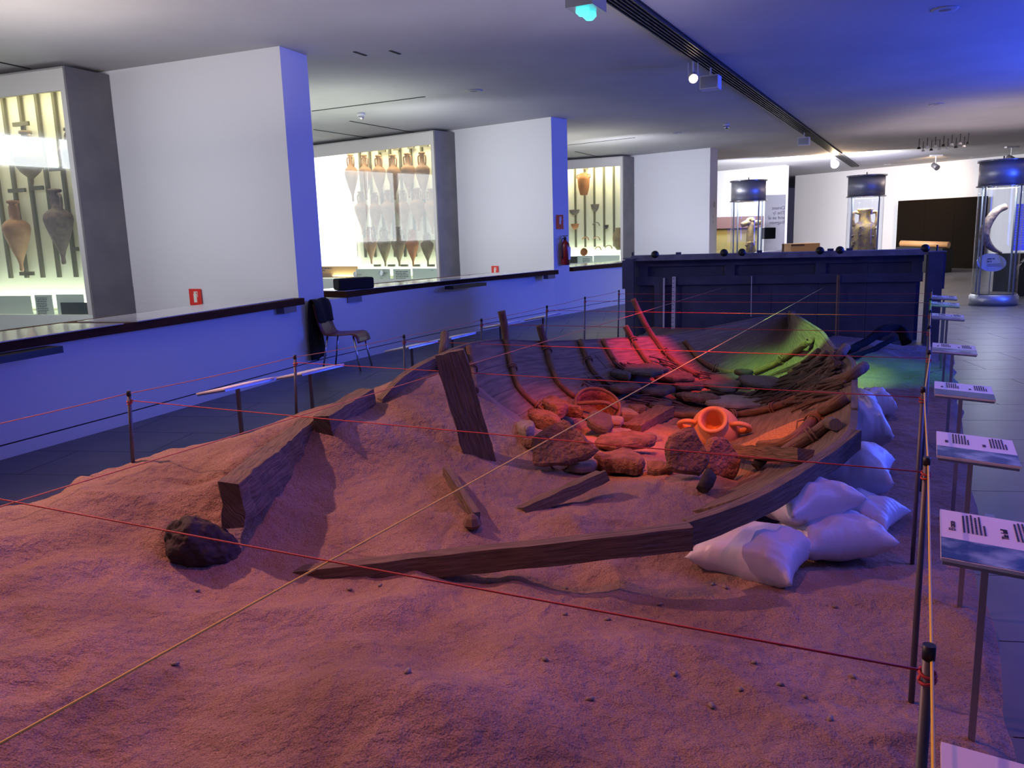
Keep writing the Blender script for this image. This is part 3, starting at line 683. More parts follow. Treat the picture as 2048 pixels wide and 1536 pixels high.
def square_lamp(px, py, label, k=1.0):
    r, p = lamp(px, py, label, 0)
    G().obox(p, td * .10 * k, tn * .12 * k, (0, 0, .085 * k)).make('housing', M['lampwhite'], r)
    G().obox(p - td * .102 * k - Vector((0, 0, .0)), td * .004, tn * .105 * k, (0, 0, .07 * k)).make('reflector', M['bluemetal'], r)
    return r
square_lamp(1421, 166, 'square pale floodlight on the track, right of the small lit lamp')
square_lamp(1608, 283, 'square pale floodlight far along the track, before the glowing lamp')
r, p = lamp(1386, 155, 'small lit round lamp on the near half of the track', 0)
dv = Vector((-.1, -.9, -.45)).normalized()
G().lathe([(.05, -.10), (.055, .0), (.06, .05)], p, 16, dv).make('housing', M['lampwhite'], r, True)
G().lathe([(.05, .051), (.05, .055)], p, 16, dv).make('lens', M['lampglow'], r)
for s_ in (-1, 1): G().tube([p + Vector((s_ * .06, 0, 0)), p + Vector((s_ * .06, 0, .18))], .006, 6).make('yoke', M['lampwhite'], r)
r, p = lamp(1668, 326, 'glowing warm spotlight near the far end of the track', 0)
G().lathe([(.06, -.16), (.10, .0), (.12, .12)], p, 16, dv).make('housing', M['lampwhite'], r, True)
G().lathe([(.11, .121), (.11, .13)], p, 16, dv).make('lens', M['lampglow'], r)
point('warm_lamp_light', (p.x - .15, p.y - .4, 3.40), (1.0, .68, .40), 60, .1)
r, p = lamp(1172, 3, 'green glowing ceiling lamp cluster at the top edge of the photo', 0)
G().obox(p, td * .16, tn * .12, (0, 0, .07)).make('housing', M['bluemetal'], r)
for k in (-1, 1): G().lathe([(.055, 0), (.06, .03), (.03, .06)], p + td * .075 * k + Vector((0, 0, -.07)), 16, (0, 0, -1)).make('lens', M['lampgreen'], r, True)
def slot(x0, y0, x1, y1, label):
    a, b = atz(x0, y0, HC), atz(x1, y1, HC); d = (b - a).normalized(); n = Vector((-d.y, d.x, 0))
    G().obox((a + b) / 2 - Vector((0, 0, .003)), (b - a) / 2, n * .018, (0, 0, .003)).top('ceiling_slot', M['dark'], label, 'ceiling slot')
slot(624, 222, 850, 193, 'long thin slot in the ceiling right of the nearest pillar')
slot(628, 259, 735, 275, 'thin slot in the ceiling by the near end of the middle case')
slot(700, 242, 830, 265, 'thin slanting slot in the ceiling above the middle case')
slot(1136, 290, 1270, 275, 'thin slot in the ceiling right of the second pillar')
slot(1150, 303, 1205, 315, 'short slot in the ceiling above the farthest case')
slot(-30, 118, 60, 137, 'slot in the ceiling at the far left above the nearest case')
slot(780, 101, 800, 108, 'tiny slot in the ceiling right of the nearest pillar top')
slot(708, 103, 732, 111, 'very small slot in the ceiling just right of the nearest pillar')
for (px, py, lab) in [(722, 229, 'white dome camera on the ceiling above the middle case'), (1453, 250, 'small white dome camera on the ceiling beside the track'), (1566, 335, 'distant small dome camera on the ceiling by the fourth pillar')]:
    p = atz(px, py - 3, HC); r = thing('dome_camera', p, lab, 'camera')
    G().lathe([(.06, 0), (.07, -.05)], p, 18).make('mount', M['lampwhite'], r, True); G().lathe([(.055, -.05), (.05, -.09), (.02, -.115)], p, 18).make('dome', M['smoked'] if 0 else M['steel'], r, True)
for (px, py, lab) in [(948, 181, 'flush round ceiling grille above the second bay'), (1351, 266, 'flush round ceiling grille near the third pillar'), (1890, 18, 'flush round ceiling grille in the blue top right corner'),
                      (1873, 208, 'flush round ceiling grille in the blue part above the chandelier'), (1775, 329, 'flush round ceiling grille above the middle glass cylinder'), (1868, 281, 'flush round ceiling grille just above the small fittings'), (1948, 314, 'flush round ceiling grille left of the right cylinder')]:
    p = atz(px, py, HC); r = thing('ceiling_grille', p, lab, 'grille')
    G().lathe([(.13, 0), (.12, -.012), (.10, -.012)], p, 24).make('rim', M['ceil'], r, True); G().lathe([(.10, -.010), (.02, -.014)], p, 24).make('disc', M['greymetal'], r)

# ------------------------------------------------------------------ sand bed (height field)
UA = np.array([.462, .887]); VN = np.array([.887, -.462])
CP = [(0, 985, .44), (120, 957, .45), (266, 930, .47), (400, 884, .46), (480, 872, .47), (590, 835, .47), (640, 815, .46),
      (740, 835, .53), (800, 800, .58), (860, 760, .66), (905, 745, .64), (960, 790, .48), (620, 875, .50), (590, 930, .42), (680, 850, .55), (700, 920, .38), (600, 1000, .30),
      (800, 1000, .26), (500, 1015, .33), (452, 995, .37), (400, 960, .42), (300, 1000, .42), (900, 1055, .20), (750, 1085, .19), (955, 905, .33), (1050, 955, .22),
      (1000, 1035, .20), (1150, 1000, .16), (1200, 1040, .20), (1300, 1000, .20), (1400, 955, .22), (1040, 850, .26), (1130, 830, .16),
      (1300, 860, .10), (1450, 840, .08), (1000, 1145, .12), (800, 1135, .14), (670, 1140, .15), (1200, 1130, .09), (1400, 1125, .07),
      (340, 1145, .24), (480, 1140, .20), (200, 1090, .37), (60, 1150, .38), (100, 1280, .34), (300, 1300, .28), (600, 1270, .26), (740, 1330, .30), (900, 1330, .20), (950, 1450, .26),
      (500, 1500, .27), (150, 1500, .30), (1200, 1300, .12), (1200, 1500, .16), (1450, 1330, .07), (1500, 1250, .05), (1500, 1450, .07), (1750, 1300, .04),
      (1750, 1500, .06), (1830, 1000, .04), (1800, 850, .05), (1780, 750, .09), (1760, 700, .12), (1850, 700, .05), (1650, 1200, .05), (1960, 1400, .03), (1720, 650, .20), (1610, 1100, .04)]
CP += [(425, 948, .49), (470, 915, .52), (520, 880, .54), (565, 850, .56), (610, 828, .57)]
PTS = [(atz(x, y, z).x, atz(x, y, z).y, z) for x, y, z in CP]
PTS += [(1.6, 4.7, .02), (2.3, 5.7, .02), (2.6, 7.0, .05), (1.2, 6.4, .03), (-.45, 5.5, .25), (.25, 6.9, .10), (1.1, 8.3, .06), (2.2, 9.5, .06), (3.6, 9.8, .10), (4.4, 9.0, .06), (5.0, 9.9, .04),
        (.3, 1.0, .10), (-1.0, 1.0, .30), (-2.3, 1.6, .42), (-3.0, 1.0, .45), (.5, 7.2, .08), (3.0, 7.7, .03), (2.0, 8.4, .02)]
PTS = np.array(PTS)
def tps(d): return np.where(d > 1e-9, d * d * np.log(d + 1e-12), 0)
D_ = np.linalg.norm(PTS[:, None, :2] - PTS[None, :, :2], axis=2); n_ = len(PTS)
A_ = np.zeros((n_ + 3, n_ + 3)); A_[:n_, :n_] = tps(D_) + np.eye(n_) * 0.012
A_[:n_, n_] = 1; A_[:n_, n_ + 1:] = PTS[:, :2]; A_[n_, :n_] = 1; A_[n_ + 1:, :n_] = PTS[:, :2].T
W_c = np.linalg.solve(A_, np.concatenate([PTS[:, 2], [0, 0, 0]]))
def vnoise(x, y, seed):
    rs = np.random.RandomState(seed).rand(128, 128)
    xi = np.floor(x).astype(int); yi = np.floor(y).astype(int); fx = x - xi; fy = y - yi
    fx = fx * fx * (3 - 2 * fx); fy = fy * fy * (3 - 2 * fy)
    g_ = lambda a, b: rs[a % 128, b % 128]
    return (g_(xi, yi) * (1 - fx) + g_(xi + 1, yi) * fx) * (1 - fy) + (g_(xi, yi + 1) * (1 - fx) + g_(xi + 1, yi + 1) * fx) * fy - .5
STEP = 0.016
US = np.arange(0.2, 11.02, STEP); VS = np.arange(-3.62, 0.32, STEP)
UU, VV = np.meshgrid(US, VS, indexing='ij')
XX = UU * UA[0] + VV * VN[0]; YY = UU * UA[1] + VV * VN[1]
ZZ = np.full(XX.shape, W_c[n_]) + XX * W_c[n_ + 1] + YY * W_c[n_ + 2]
for k in range(n_): ZZ += W_c[k] * tps(np.hypot(XX - PTS[k, 0], YY - PTS[k, 1]))
wx = XX + .25 * vnoise(XX * 1.7, YY * 1.7, 9); wy = YY + .25 * vnoise(XX * 1.7 + 9, YY * 1.7, 10)
ridge = -np.abs(vnoise(wx * 2.1 + wy * .8, wy * 1.9 - wx * .6, 3)) * 2 + .5
stri = vnoise((XX * .75 - YY * .66) * 9 + wy * 2, (XX * .66 + YY * .75) * 2.2, 21)
ZZ += .075 * ridge * (YY < 3.6) + .034 * vnoise(XX * 4, YY * 4, 4) + .016 * vnoise(XX * 9, YY * 9, 5) + .008 * vnoise(XX * 21, YY * 21, 6) + .006 * vnoise(XX * 42, YY * 42, 7) + .030 * stri * (VV < -1.2)
ZZ = np.maximum(ZZ, .015)
def sstep(t): t = np.clip(t, 0, 1); return t * t * (3 - 2 * t)
edge = np.minimum(sstep((VV + 3.60 + .06 * vnoise(UU * 3, VV * 0, 8)) / .16), sstep((.30 - VV + .05 * vnoise(UU * 3, VV * 0, 12)) / .10))
ZZ = ZZ * edge - .004
def sandz(x, y):
    u = (x * UA[0] + y * UA[1] - US[0]) / STEP; v = (x * VN[0] + y * VN[1] - VS[0]) / STEP
    # the axes are orthonormal only to 1e-3, good enough here
    i = int(u); j = int(v)
    if i < 0 or j < 0 or i >= len(US) - 1 or j >= len(VS) - 1: return 0.0
    fu, fv = u - i, v - j
    return float((ZZ[i, j] * (1 - fu) + ZZ[i + 1, j] * fu) * (1 - fv) + (ZZ[i, j + 1] * (1 - fu) + ZZ[i + 1, j + 1] * fu) * fv)
nu, nv = XX.shape
vs = np.stack([XX.ravel(), YY.ravel(), ZZ.ravel()], 1)
idx = np.arange(nu * nv).reshape(nu, nv)
q_ = np.stack([idx[:-1, :-1].ravel(), idx[1:, :-1].ravel(), idx[1:, 1:].ravel(), idx[:-1, 1:].ravel()], 1)
me = bpy.data.meshes.new('sand_bed'); me.vertices.add(len(vs)); me.vertices.foreach_set('co', vs.ravel().astype(np.float32))
me.loops.add(q_.size); me.loops.foreach_set('vertex_index', q_.ravel().astype(np.int32)); me.polygons.add(len(q_))
me.polygons.foreach_set('loop_start', np.arange(0, q_.size, 4, dtype=np.int32)); me.polygons.foreach_set('loop_total', np.full(len(q_), 4, dtype=np.int32))
me.update(); me.validate(); me.polygons.foreach_set('use_smooth', [True] * len(me.polygons))
me.materials.append(M['sand'])
# faces must look up
if me.polygons[0].normal.z < 0: me.flip_normals()
sand = bpy.data.objects.new('sand_bed', me); C.objects.link(sand)
tag(sand, 'wide bed of reddish sand under and around the wooden boat', 'sand', kind='stuff')

# ------------------------------------------------------------------ hull surface of the boat
BA = np.array([-1.2, 3.1]); BB = np.array([.596, .803]); BC = np.array([.803, -.596])
def lw(p): d = np.array([p[0], p[1]]) - BA; return float(d @ BB), float(d @ BC)
def wl(l, w_): q = BA + BB * l + BC * w_; return float(q[0]), float(q[1])
PORT = [(450, 965, .53), (630, 830, .66), (740, 780, .71), (765, 795, .66), (835, 735, .74), (930, 690, .80), (1000, 680, .75), (1090, 685, .65), (1165, 682, .595), (1345, 672, .46), (1500, 632, .53), (1580, 625, .585)]
STAR = [(560, 1128, .17), (680, 1120, .19), (900, 1098, .225), (1100, 1080, .28), (1250, 1062, .31), (1375, 1040, .35), (1572, 955, .41), (1700, 865, .50), (1703, 790, .545), (1703, 722, .56), (1665, 700, .56), (1640, 664, .575), (1580, 625, .585)]
def table(lst):
    t = sorted((*lw(atz(x, y, z)), z) for x, y, z in lst); return np.array(t)
TP, TS = table(PORT), table(STAR)
LF = np.linspace(0, 7.2, 721)
def smooth(a, k):
    ker = np.exp(-.5 * (np.arange(-3 * k, 3 * k + 1) / k) ** 2); ker /= ker.sum()
    return np.convolve(np.pad(a, 3 * k, mode='edge'), ker, 'valid')
LEND = max(TP[-1, 0], TS[-1, 0])
PWd, PZd = smooth(np.interp(LF, TP[:, 0], TP[:, 1]), 12), smooth(np.interp(LF, TP[:, 0], TP[:, 2]), 14)
SWd, SZd = smooth(np.interp(LF, TS[:, 0], TS[:, 1]), 12), smooth(np.interp(LF, TS[:, 0], TS[:, 2]), 14)
def rim(l):
    a, b, c, d = [float(np.interp(l, LF, q)) for q in (PWd, PZd, SWd, SZd)]
    k = max(0.0, min(1.0, (LEND - l) / .30)); k = k ** .6 if k < 1 else 1
    m = (a + c) / 2; e = (b + d) / 2
    return (m + (a - m) * k, e + (b - e) * k, m + (c - m) * k, e + (d - e) * k)
def keelz(l): return .05 + .40 * max(0, (l - 5.6) / (LEND - 5.6)) ** 1.6
def hull(l, t, off=0.0):
    """point on the inner hull face; t -1 port rim .. +1 starboard rim"""
    pw, pz, sw, sz = rim(l); k = .55 * max(0.0, (l - 5.9) / 1.3)
    wm = pw * .5 + sw * .5; w_ = wm + (sw - pw) / 2 * t; zr = pz if t < 0 else sz; zk = min(keelz(l), zr - .02)
    z = zk + (zr - zk) * abs(t) ** 2.3 + off
    x, y = wl(l, w_); return Vector((x, y, z))
def hullz(x, y):
    l, w_ = lw((x, y))
    if l < 1.2 or l > LEND - .02: return None
    pw, pz, sw, sz = rim(l)
    if sw - pw < .02: return None
    t = (w_ - (pw + sw) / 2) / ((sw - pw) / 2)
    if abs(t) > 1: return None
    zr = pz if t < 0 else sz; zk = min(keelz(l), zr - .02)
    return zk + (zr - zk) * abs(t) ** 2.3
def topz(x, y):
    a = sandz(x, y); b = hullz(x, y); return a if b is None else max(a, b)
def SF(px, py, off=0.0):
    r = ray(px, py); r = r / r[1]; y = 1.0
    prev = None
    while y < 14:
        p = EYE + r * y
        h = topz(p[0], p[1])
        if p[2] < h:
            lo, hi = y - .04, y
            for _ in range(10):
                m_ = (lo + hi) / 2; q = EYE + r * m_
                if q[2] < topz(q[0], q[1]): hi = m_
                else: lo = m_
            q = EYE + r * hi; return Vector((q[0], q[1], q[2] + off))
        y += .04
    return atz(px, py, 0)
def AY(px, py, y): return aty(px, py, y)

boat = thing('wooden_boat', (*wl(3.6, .4), 0.03), 'long reconstructed ancient wooden boat half sunk in reddish sand, planked and ribbed', 'boat')
# planking: each strake a part, split where butts would be
edges_p = [-1, -.90, -.79, -.67, -.54, -.38, -.18]
edges_s = [0.02, .22, .40, .54, .66, .77, .885, 1.0]
def strake(t0_, t1_, l0, l1, name='hull_plank'):
    n = max(6, int((l1 - l0) / .12)); vs = []; fs = []
    th = .030
    for i in range(n + 1):
        l = l0 + (l1 - l0) * i / n
        for (t, o_) in ((t0_ + .0008, 0), (t1_ - .0008, 0), (t1_ + .004, -th), (t0_ - .004, -th)):
            p = hull(l, t); rg = .004 * noise.noise(p * 6)
            # push outward (down and away) for the outer face
            if o_:
                sgn = -1 if t < 0 else 1
                p = p + Vector((BC[0] * sgn * abs(t) * th, BC[1] * sgn * abs(t) * th, -th * (1 - .6 * abs(t))))
            p.z += rg; vs.append(p)
    for i in range(n):
        for k in range(4): fs.append((4 * i + k, 4 * i + (k + 1) % 4, 4 * i + 4 + (k + 1) % 4, 4 * i + 4 + k))
    fs += [(3, 2, 1, 0), (4 * n, 4 * n + 1, 4 * n + 2, 4 * n + 3)]
    uv = [(l0 + (l1 - l0) * (i // 4) / n + t0_ * 7.3, ((i % 4) in (1, 2)) * (t1_ - t0_) * 1.15 + t0_ * 3) for i in range(len(vs))]
    o = mesh(name, vs, fs, M['plank'], boat, False, None, uv); return o
rr = random.Random(3)
for i in range(len(edges_p) - 1):
    c = 3.0 + rr.random() * 2.2
    s0 = 2.0 if i < 2 else 1.6
    strake(edges_p[i], edges_p[i + 1], s0, c - .005); strake(edges_p[i], edges_p[i + 1], c + .005, LEND - .04)
strake(-.18, .02, 1.6, LEND - .04, 'keel_plank')
for i in range(len(edges_s) - 1):
    c = 3.6 + rr.random() * 1.8
    strake(edges_s[i], edges_s[i + 1], 1.75, c - .005); strake(edges_s[i], edges_s[i + 1], c + .005, LEND - .04)

def sweep(name, path, wd, ht, m, parent, side, label=None, jag=.15):
    """rectangular section swept along path; side: unit vector field sign to the right of travel"""
    g = G(); vs = []; n = len(path); uvs = []; acc = 0.0
    for i, p in enumerate(path):
        if i: acc += (Vector(p) - Vector(path[i - 1])).length
        uvs += [(acc, 0), (acc, wd), (acc, wd + ht), (acc, ht)]
        t = (Vector(path[min(i + 1, n - 1)]) - Vector(path[max(i - 1, 0)])); t.z = 0; t.normalize(); nrm = Vector((t.y, -t.x, 0)) * side
        j = 1 + jag * noise.noise(Vector(p) * 7); j2 = 1 + jag * noise.noise(Vector(p) * 5 + Vector((3, 3, 3)))
        vs += [Vector(p), Vector(p) + nrm * wd * j, Vector(p) + nrm * wd * j - Vector((0, 0, ht * j2)), Vector(p) - Vector((0, 0, ht * j2))]
    fs = [(4 * i + k, 4 * i + (k + 1) % 4, 4 * i + 4 + (k + 1) % 4, 4 * i + 4 + k) for i in range(n - 1) for k in range(4)]
    fs += [(3, 2, 1, 0), (4 * n - 4, 4 * n - 3, 4 * n - 2, 4 * n - 1)]
    return mesh(name, vs, fs, m, parent, False, label, uvs)
# starboard gunwale: the near buried length and the raised length
path = [atz(x, y, z) for x, y, z in ((600, 1130, .165), (680, 1121, .19), (800, 1108, .212), (900, 1096, .235), (1000, 1086, .262), (1100, 1076, .29), (1200, 1064, .315), (1290, 1054, .335), (1375, 1042, .35))]
sweep('gunwale', spline(path, 5), .07, .095, M['oldwood'], boat, 1)
path = [atz(x, y, z) for x, y, z in ((1365, 1036, .345), (1440, 1012, .37), (1520, 978, .40), (1600, 930, .435), (1660, 890, .47), (1702, 858, .50))]
sweep('gunwale', spline(path, 6), .05, .10, M['oldwood'], boat, 1)
path = [hull(l, 1.0, .01) for l in np.linspace(2.75, 4.6, 14)]
sweep('gunwale', path, .035, .10, M['plank'], boat, 1)
path = [hull(l, 1.0, .01) for l in np.linspace(4.7, LEND - .05, 18)]
sweep('gunwale', path, .03, .09, M['plank'], boat, 1)
path = [hull(l, -1.0, .01) for l in np.linspace(2.05, LEND - .05, 34)]
sweep('gunwale', path, .03, .09, M['oldwood'], boat, -1)
p = hull(LEND - .05, 0); G().tube([Vector((p.x, p.y, -.02)), Vector((p.x + .03, p.y + .03, .35)), Vector((p.x + .05, p.y + .05, .60))], .04, 8).make('stem_post', M['oldwood'], boat)

def rib(pts, r0, r1, ties=(), m='branch'):
    sp = spline(pts, 5); n = len(sp)
    rs = [(r0 + (r1 - r0) * i / (n - 1)) * .86 for i in range(n)]
    o = G().tube(sp, rs, 9, True, .16).make('frame_rib', M[m], boat, True)
    for k in ties:
        i = min(n - 2, int(k * (n - 1))); c = sp[i]; t = (sp[i + 1] - sp[i]).normalized(); rr_ = rs[i] + .008
        a = t.cross(Vector((.3, .2, 1))).normalized(); b = t.cross(a)
        for q in (0, 1):
            ring = [c + t * (.022 * q - .012) + a * math.cos(x) * rr_ * 1.1 + b * math.sin(x) * rr_ * 1.1 for x in np.linspace(0, 2 * math.pi, 13)]
            G().tube(ring, .006, 5, False).make('lashing', M['rope'], o)
        G().tube([c + a * rr_, c + a * (rr_ + .03) + t * .05, c + a * (rr_ + .02) + t * .09 + b * .04], .005, 5).make('lashing_end', M['rope'], o)
    return o
def yr(px, py, z=None): return SF(px, py).y
def ribmix(up, surf, off=.025):
    out = []; last = None
    for a, b in reversed(surf):
        p = SF(a, b, off)
        if last is not None and p.y > last + .45: p = AY(a, b, last + .10)
        last = p.y; out.append(p)
    return [AY(x, y_, last) for x, y_ in up] + out[::-1]
rib(ribmix([(1003, 622), (1009, 655)], [(1014, 695), (1022, 735), (1036, 778), (1060, 806), (1086, 826)]), .036, .024, (.55, .95))
rib(ribmix([(1079, 650), (1084, 668)], [(1092, 700), (1104, 742), (1120, 775), (1150, 800)]), .038, .026, (.45,))
rib(ribmix([], [(1161, 688), (1173, 720), (1190, 752), (1215, 775)]), .034, .026, (.45,))
rib(ribmix([], [(1206, 680), (1220, 712), (1240, 742)]), .028, .026)
rib(ribmix([(1251, 652), (1257, 664)], [(1266, 685), (1282, 712), (1312, 748)]), .032, .028, (.5,))
rib(ribmix([(1266, 598), (1277, 622), (1290, 648)], [(1308, 676), (1334, 714), (1362, 738), (1400, 757)]), .032, .034, (.65,))
rib([SF(x, y, .045) for x, y in ((1370, 690), (1382, 705), (1402, 728), (1430, 745), (1462, 753), (1498, 755), (1545, 738), (1590, 712), (1622, 690), (1646, 672))], .034, .036, (.35, .55, .72))
def over(lst, off=.03): return [SF(x, y, off) if z is None else atz(x, y, z) for x, y, z in lst]
rib(over([(1692, 694, .60), (1678, 712, .57), (1658, 738, None), (1632, 760, None), (1600, 778, None)]), .040, .036, (.3,))
rib(over([(1676, 728, .55), (1664, 745, None), (1648, 766, None), (1620, 790, None)]), .032, .028, (.4,))
rib(over([(1728, 733, .62), (1700, 752, .58), (1652, 775, None), (1610, 798, None), (1563, 818, None), (1520, 830, None), (1476, 836, None)]), .042, .030, (.75,))
rib(over([(1476, 836, None), (1420, 838, None), (1370, 838, None), (1325, 834, None)]), .030, .028, (.1,))
rib(over([(1692, 793, .56), (1672, 806, .52), (1640, 836, None), (1615, 862, None), (1590, 886, None), (1563, 897, None), (1520, 900, None)]), .042, .034, (.45,))
rib(over([(1672, 850, .50), (1655, 862, None), (1622, 886, None), (1590, 905, None), (1560, 925, None)], .04), .038, .042, (.5,), 'oldwood')
rib(over([(1637, 709, None), (1612, 728, None), (1578, 754, None)]), .030, .028)
rib(over([(1655, 712, None), (1636, 730, None), (1595, 765, None)]), .032, .030)
rib(over([(890, 668, .86), (888, 690, .80), (886, 710, .74), (884, 760, .5)]), .036, .036, (), 'oldwood')
rib(ribmix([], [(938, 702), (944, 745), (950, 790)]), .03, .03, (.5,))
# short stub ends of broken frames on the starboard side
for (a, b, r_) in (((1402, 990), (1420, 975), .030), ((1512, 945), (1534, 932), .026)):
    g = G().tube([SF(*a, .03), SF((a[0] + b[0]) / 2, (a[1] + b[1]) / 2, .05), SF(*b, .075)], [r_, r_ * 1.15, r_], 10, True, .5)
    g.make('frame_stub', M['darktimber'], boat, True)

# ------------------------------------------------------------------ loose timbers
def plank(name, a, b, wdir, wd, th, m, label, cat='plank', seg=14, jag=.006, group=None, bend=None):
    a, b = Vector(a), Vector(b); t = (b - a).normalized(); wdir = Vector(wdir); wdir = (wdir - t * wdir.dot(t)).normalized(); n = t.cross(wdir)
    g = G(); vs = []; K = 4
    ring = [(-1 + 2 * k / K, -1) for k in range(K + 1)] + [(1, 1)] + [(1 - 2 * k / K, 1) for k in range(1, K + 1)]
    R = len(ring)
    for i in range(seg + 1):
        u = i / seg; c = a.lerp(b, u)
        if bend: c = c + Vector(bend) * (1 - (2 * u - 1) ** 2)
        for (x, y) in ring:
            p = c + wdir * x * wd / 2 + n * y * th / 2
            k = jag * (1.6 if i in (0, seg) else 1)
            p += (wdir * noise.noise(p * 14) + n * noise.noise(p * 14 + Vector((9, 0, 0))) + t * noise.noise(p * 20) * (1.2 if i in (0, seg) else .3)) * k * 1.6
            g.uv[len(vs)] = (u * (b - a).length + a.x * 3, x * wd / 2 + y * th / 2 + .3); vs.append(p)
    fs = [(i * R + k, i * R + (k + 1) % R, (i + 1) * R + (k + 1) % R, (i + 1) * R + k) for i in range(seg) for k in range(R)]
    fs += [tuple(range(R))[::-1], tuple(range(seg * R, seg * R + R))]
    g.add(vs, fs); o = g.top(name, m, label, cat, group); return o
# standing plank
b = SF(948, 905); y0 = b.y
plank('plank', b + Vector((.05, .02, -.12)), AY(899, 705, y0), (1, .12, 0), .165, .07, M['oldwood'], 'thick weathered plank standing upright out of the sand at the stern of the boat', jag=.006)
# planks along the buried port side
a = atz(458, 968, .53); b = atz(618, 838, .56)
plank('plank', a + Vector((0, 0, -.09)), b + Vector((0, 0, -.09)), (0, 0, 1), .20, .10, M['oldwood'], 'half buried squared plank left of the boat, above the black log end', seg=22, jag=.010)
a = atz(632, 836, .60); b = atz(735, 778, .66)
plank('plank', a + Vector((.03, .02, -.10)), b + Vector((0, 0, -.10)), (0, 0, 1), .22, .10, M['oldwood'], 'short upright edged plank between the long buried plank and the curved one', seg=14)
pts = [atz(765, 798, .60), atz(795, 765, .68), atz(830, 738, .73), atz(880, 712, .77), atz(928, 697, .79)]
o = sweep('curved_plank', spline(pts, 6), .05, .16, M['oldwood'], None, -1); tag(o, 'curved side plank rising out of the sand behind the standing plank', 'plank')
# front timbers inside the hull
a = SF(1055, 1018, .00); b = AY(1205, 952, a.y + .16)
plank('beam', a + Vector((-.03, 0, -.015)), b, (.25, -1, .2), .11, .055, M['oldwood'], 'reddish lit beam tilting up out of the sand in front of the stone slabs', 'beam', jag=.005)
a = SF(892, 950, .02); b = SF(953, 1048, .02)
plank('board', a, b, (.9, .2, 0), .035, .07, M['oldwood'], 'thin narrow board with a nail hole lying on the sand inside the stern', 'board', bend=(0, 0, .01), jag=.003)
p = SF(945, 1056, .02); G().lathe([(.03, -.02), (.045, 0), (.03, .03), (.012, .045)], p, 8).top('wood_chip', M['branch'], 'little orange wood chip at the lower end of the thin board', 'wood chip')
# timber block near the basket
a = SF(1262, 868, .03); b = SF(1330, 832, .045)
plank('beam', a, b, (1, .5, 0), .15, .075, M['branch'], 'short squared orange lit beam lying between the basket and the orange jar', 'beam')
a = SF(1420, 905, .02); b = SF(1610, 925, .03)
plank('beam', a, b, (0, 1, .1), .07, .07, M['branch'], 'long beam lying across the boat between the orange jar and the near rim', 'beam', jag=.005)
# blackened keel end, a knobbly cut log
pc = atz(415, 1085, .24)
g = G(); seg = 20; prof = []
ax0 = atz(372, 1078, .34); ax1 = atz(470, 1112, .20)
t = (ax1 - ax0).normalized(); vs = []
L_ = [(-.055, .045), (-.05, .072), (-.02, .090), (.03, .100), (.08, .104), (.14, .096), (.19, .075), (.24, .05), (.27, .02)]
a_ = t.cross(Vector((0, 0, 1))).normalized(); b_ = t.cross(a_)
for h, r_ in L_:
    for k in range(seg):
        an = 2 * math.pi * k / seg; p = ax0 + t * h
        rr_ = r_ * (1 + .30 * noise.noise(Vector((math.cos(an) * 1.6, math.sin(an) * 1.6, h * 9))))
        vs.append(p + a_ * math.cos(an) * rr_ * 1.05 + b_ * math.sin(an) * rr_ * .95)
fs = [(i * seg + k, i * seg + (k + 1) % seg, (i + 1) * seg + (k + 1) % seg, (i + 1) * seg + k) for i in range(len(L_) - 1) for k in range(seg)] + [tuple(range(seg))[::-1], tuple(range((len(L_) - 1) * seg, len(L_) * seg))]
g.add(vs, fs); o = g.top('log_end', M['darktimber'], 'black knobbly log end resting on the sand at the tip of the stern', 'log', None, True)
md = o.modifiers.new('sub', 'SUBSURF'); md.levels = 2; md.render_levels = 3
tx2 = bpy.data.textures.new('knobs', 'CLOUDS'); tx2.noise_scale = .05; md = o.modifiers.new('d', 'DISPLACE'); md.texture = tx2; md.strength = .035; md.texture_coords = 'LOCAL'

# ------------------------------------------------------------------ stone slabs and rocks
def rock(name, center, size, rz, tilt, m, label, cat='stone', group=None, rough=.16, seed=0, flatness=3.0, sub=3, parent=None):
    bm = bmesh.new(); bmesh.ops.create_icosphere(bm, subdivisions=sub, radius=1.0)
    sx, sy, sz = size; R = Matrix.Rotation(rz, 3, 'Z') @ Matrix.Rotation(tilt[0], 3, 'X') @ Matrix.Rotation(tilt[1], 3, 'Y')
    sv = Vector((seed * 3.1, seed * 1.7, seed))
    for v in bm.verts:
        p = v.co.copy(); e = flatness
        q = (abs(p.x) ** e + abs(p.y) ** e + abs(p.z) ** (e)) ** (1 / e); p = p / q
        k = 1 + rough * 1.6 * noise.noise(p * 1.3 + sv) + rough * .6 * noise.noise(p * 4 + sv)
        p = Vector((p.x * k, p.y * k, p.z * (1 + .35 * rough * noise.noise(p * 3 + sv))))
        v.co = R @ Vector((p.x * sx, p.y * sy, p.z * sz)) + Vector(center)
    vs = [v.co.copy() for v in bm.verts]; fs = [tuple(x.index for x in f.verts) for f in bm.faces]; bm.free()
    o = mesh(name, vs, fs, m, parent, True)
    if parent is None: tag(o, label, cat, group)
    return o
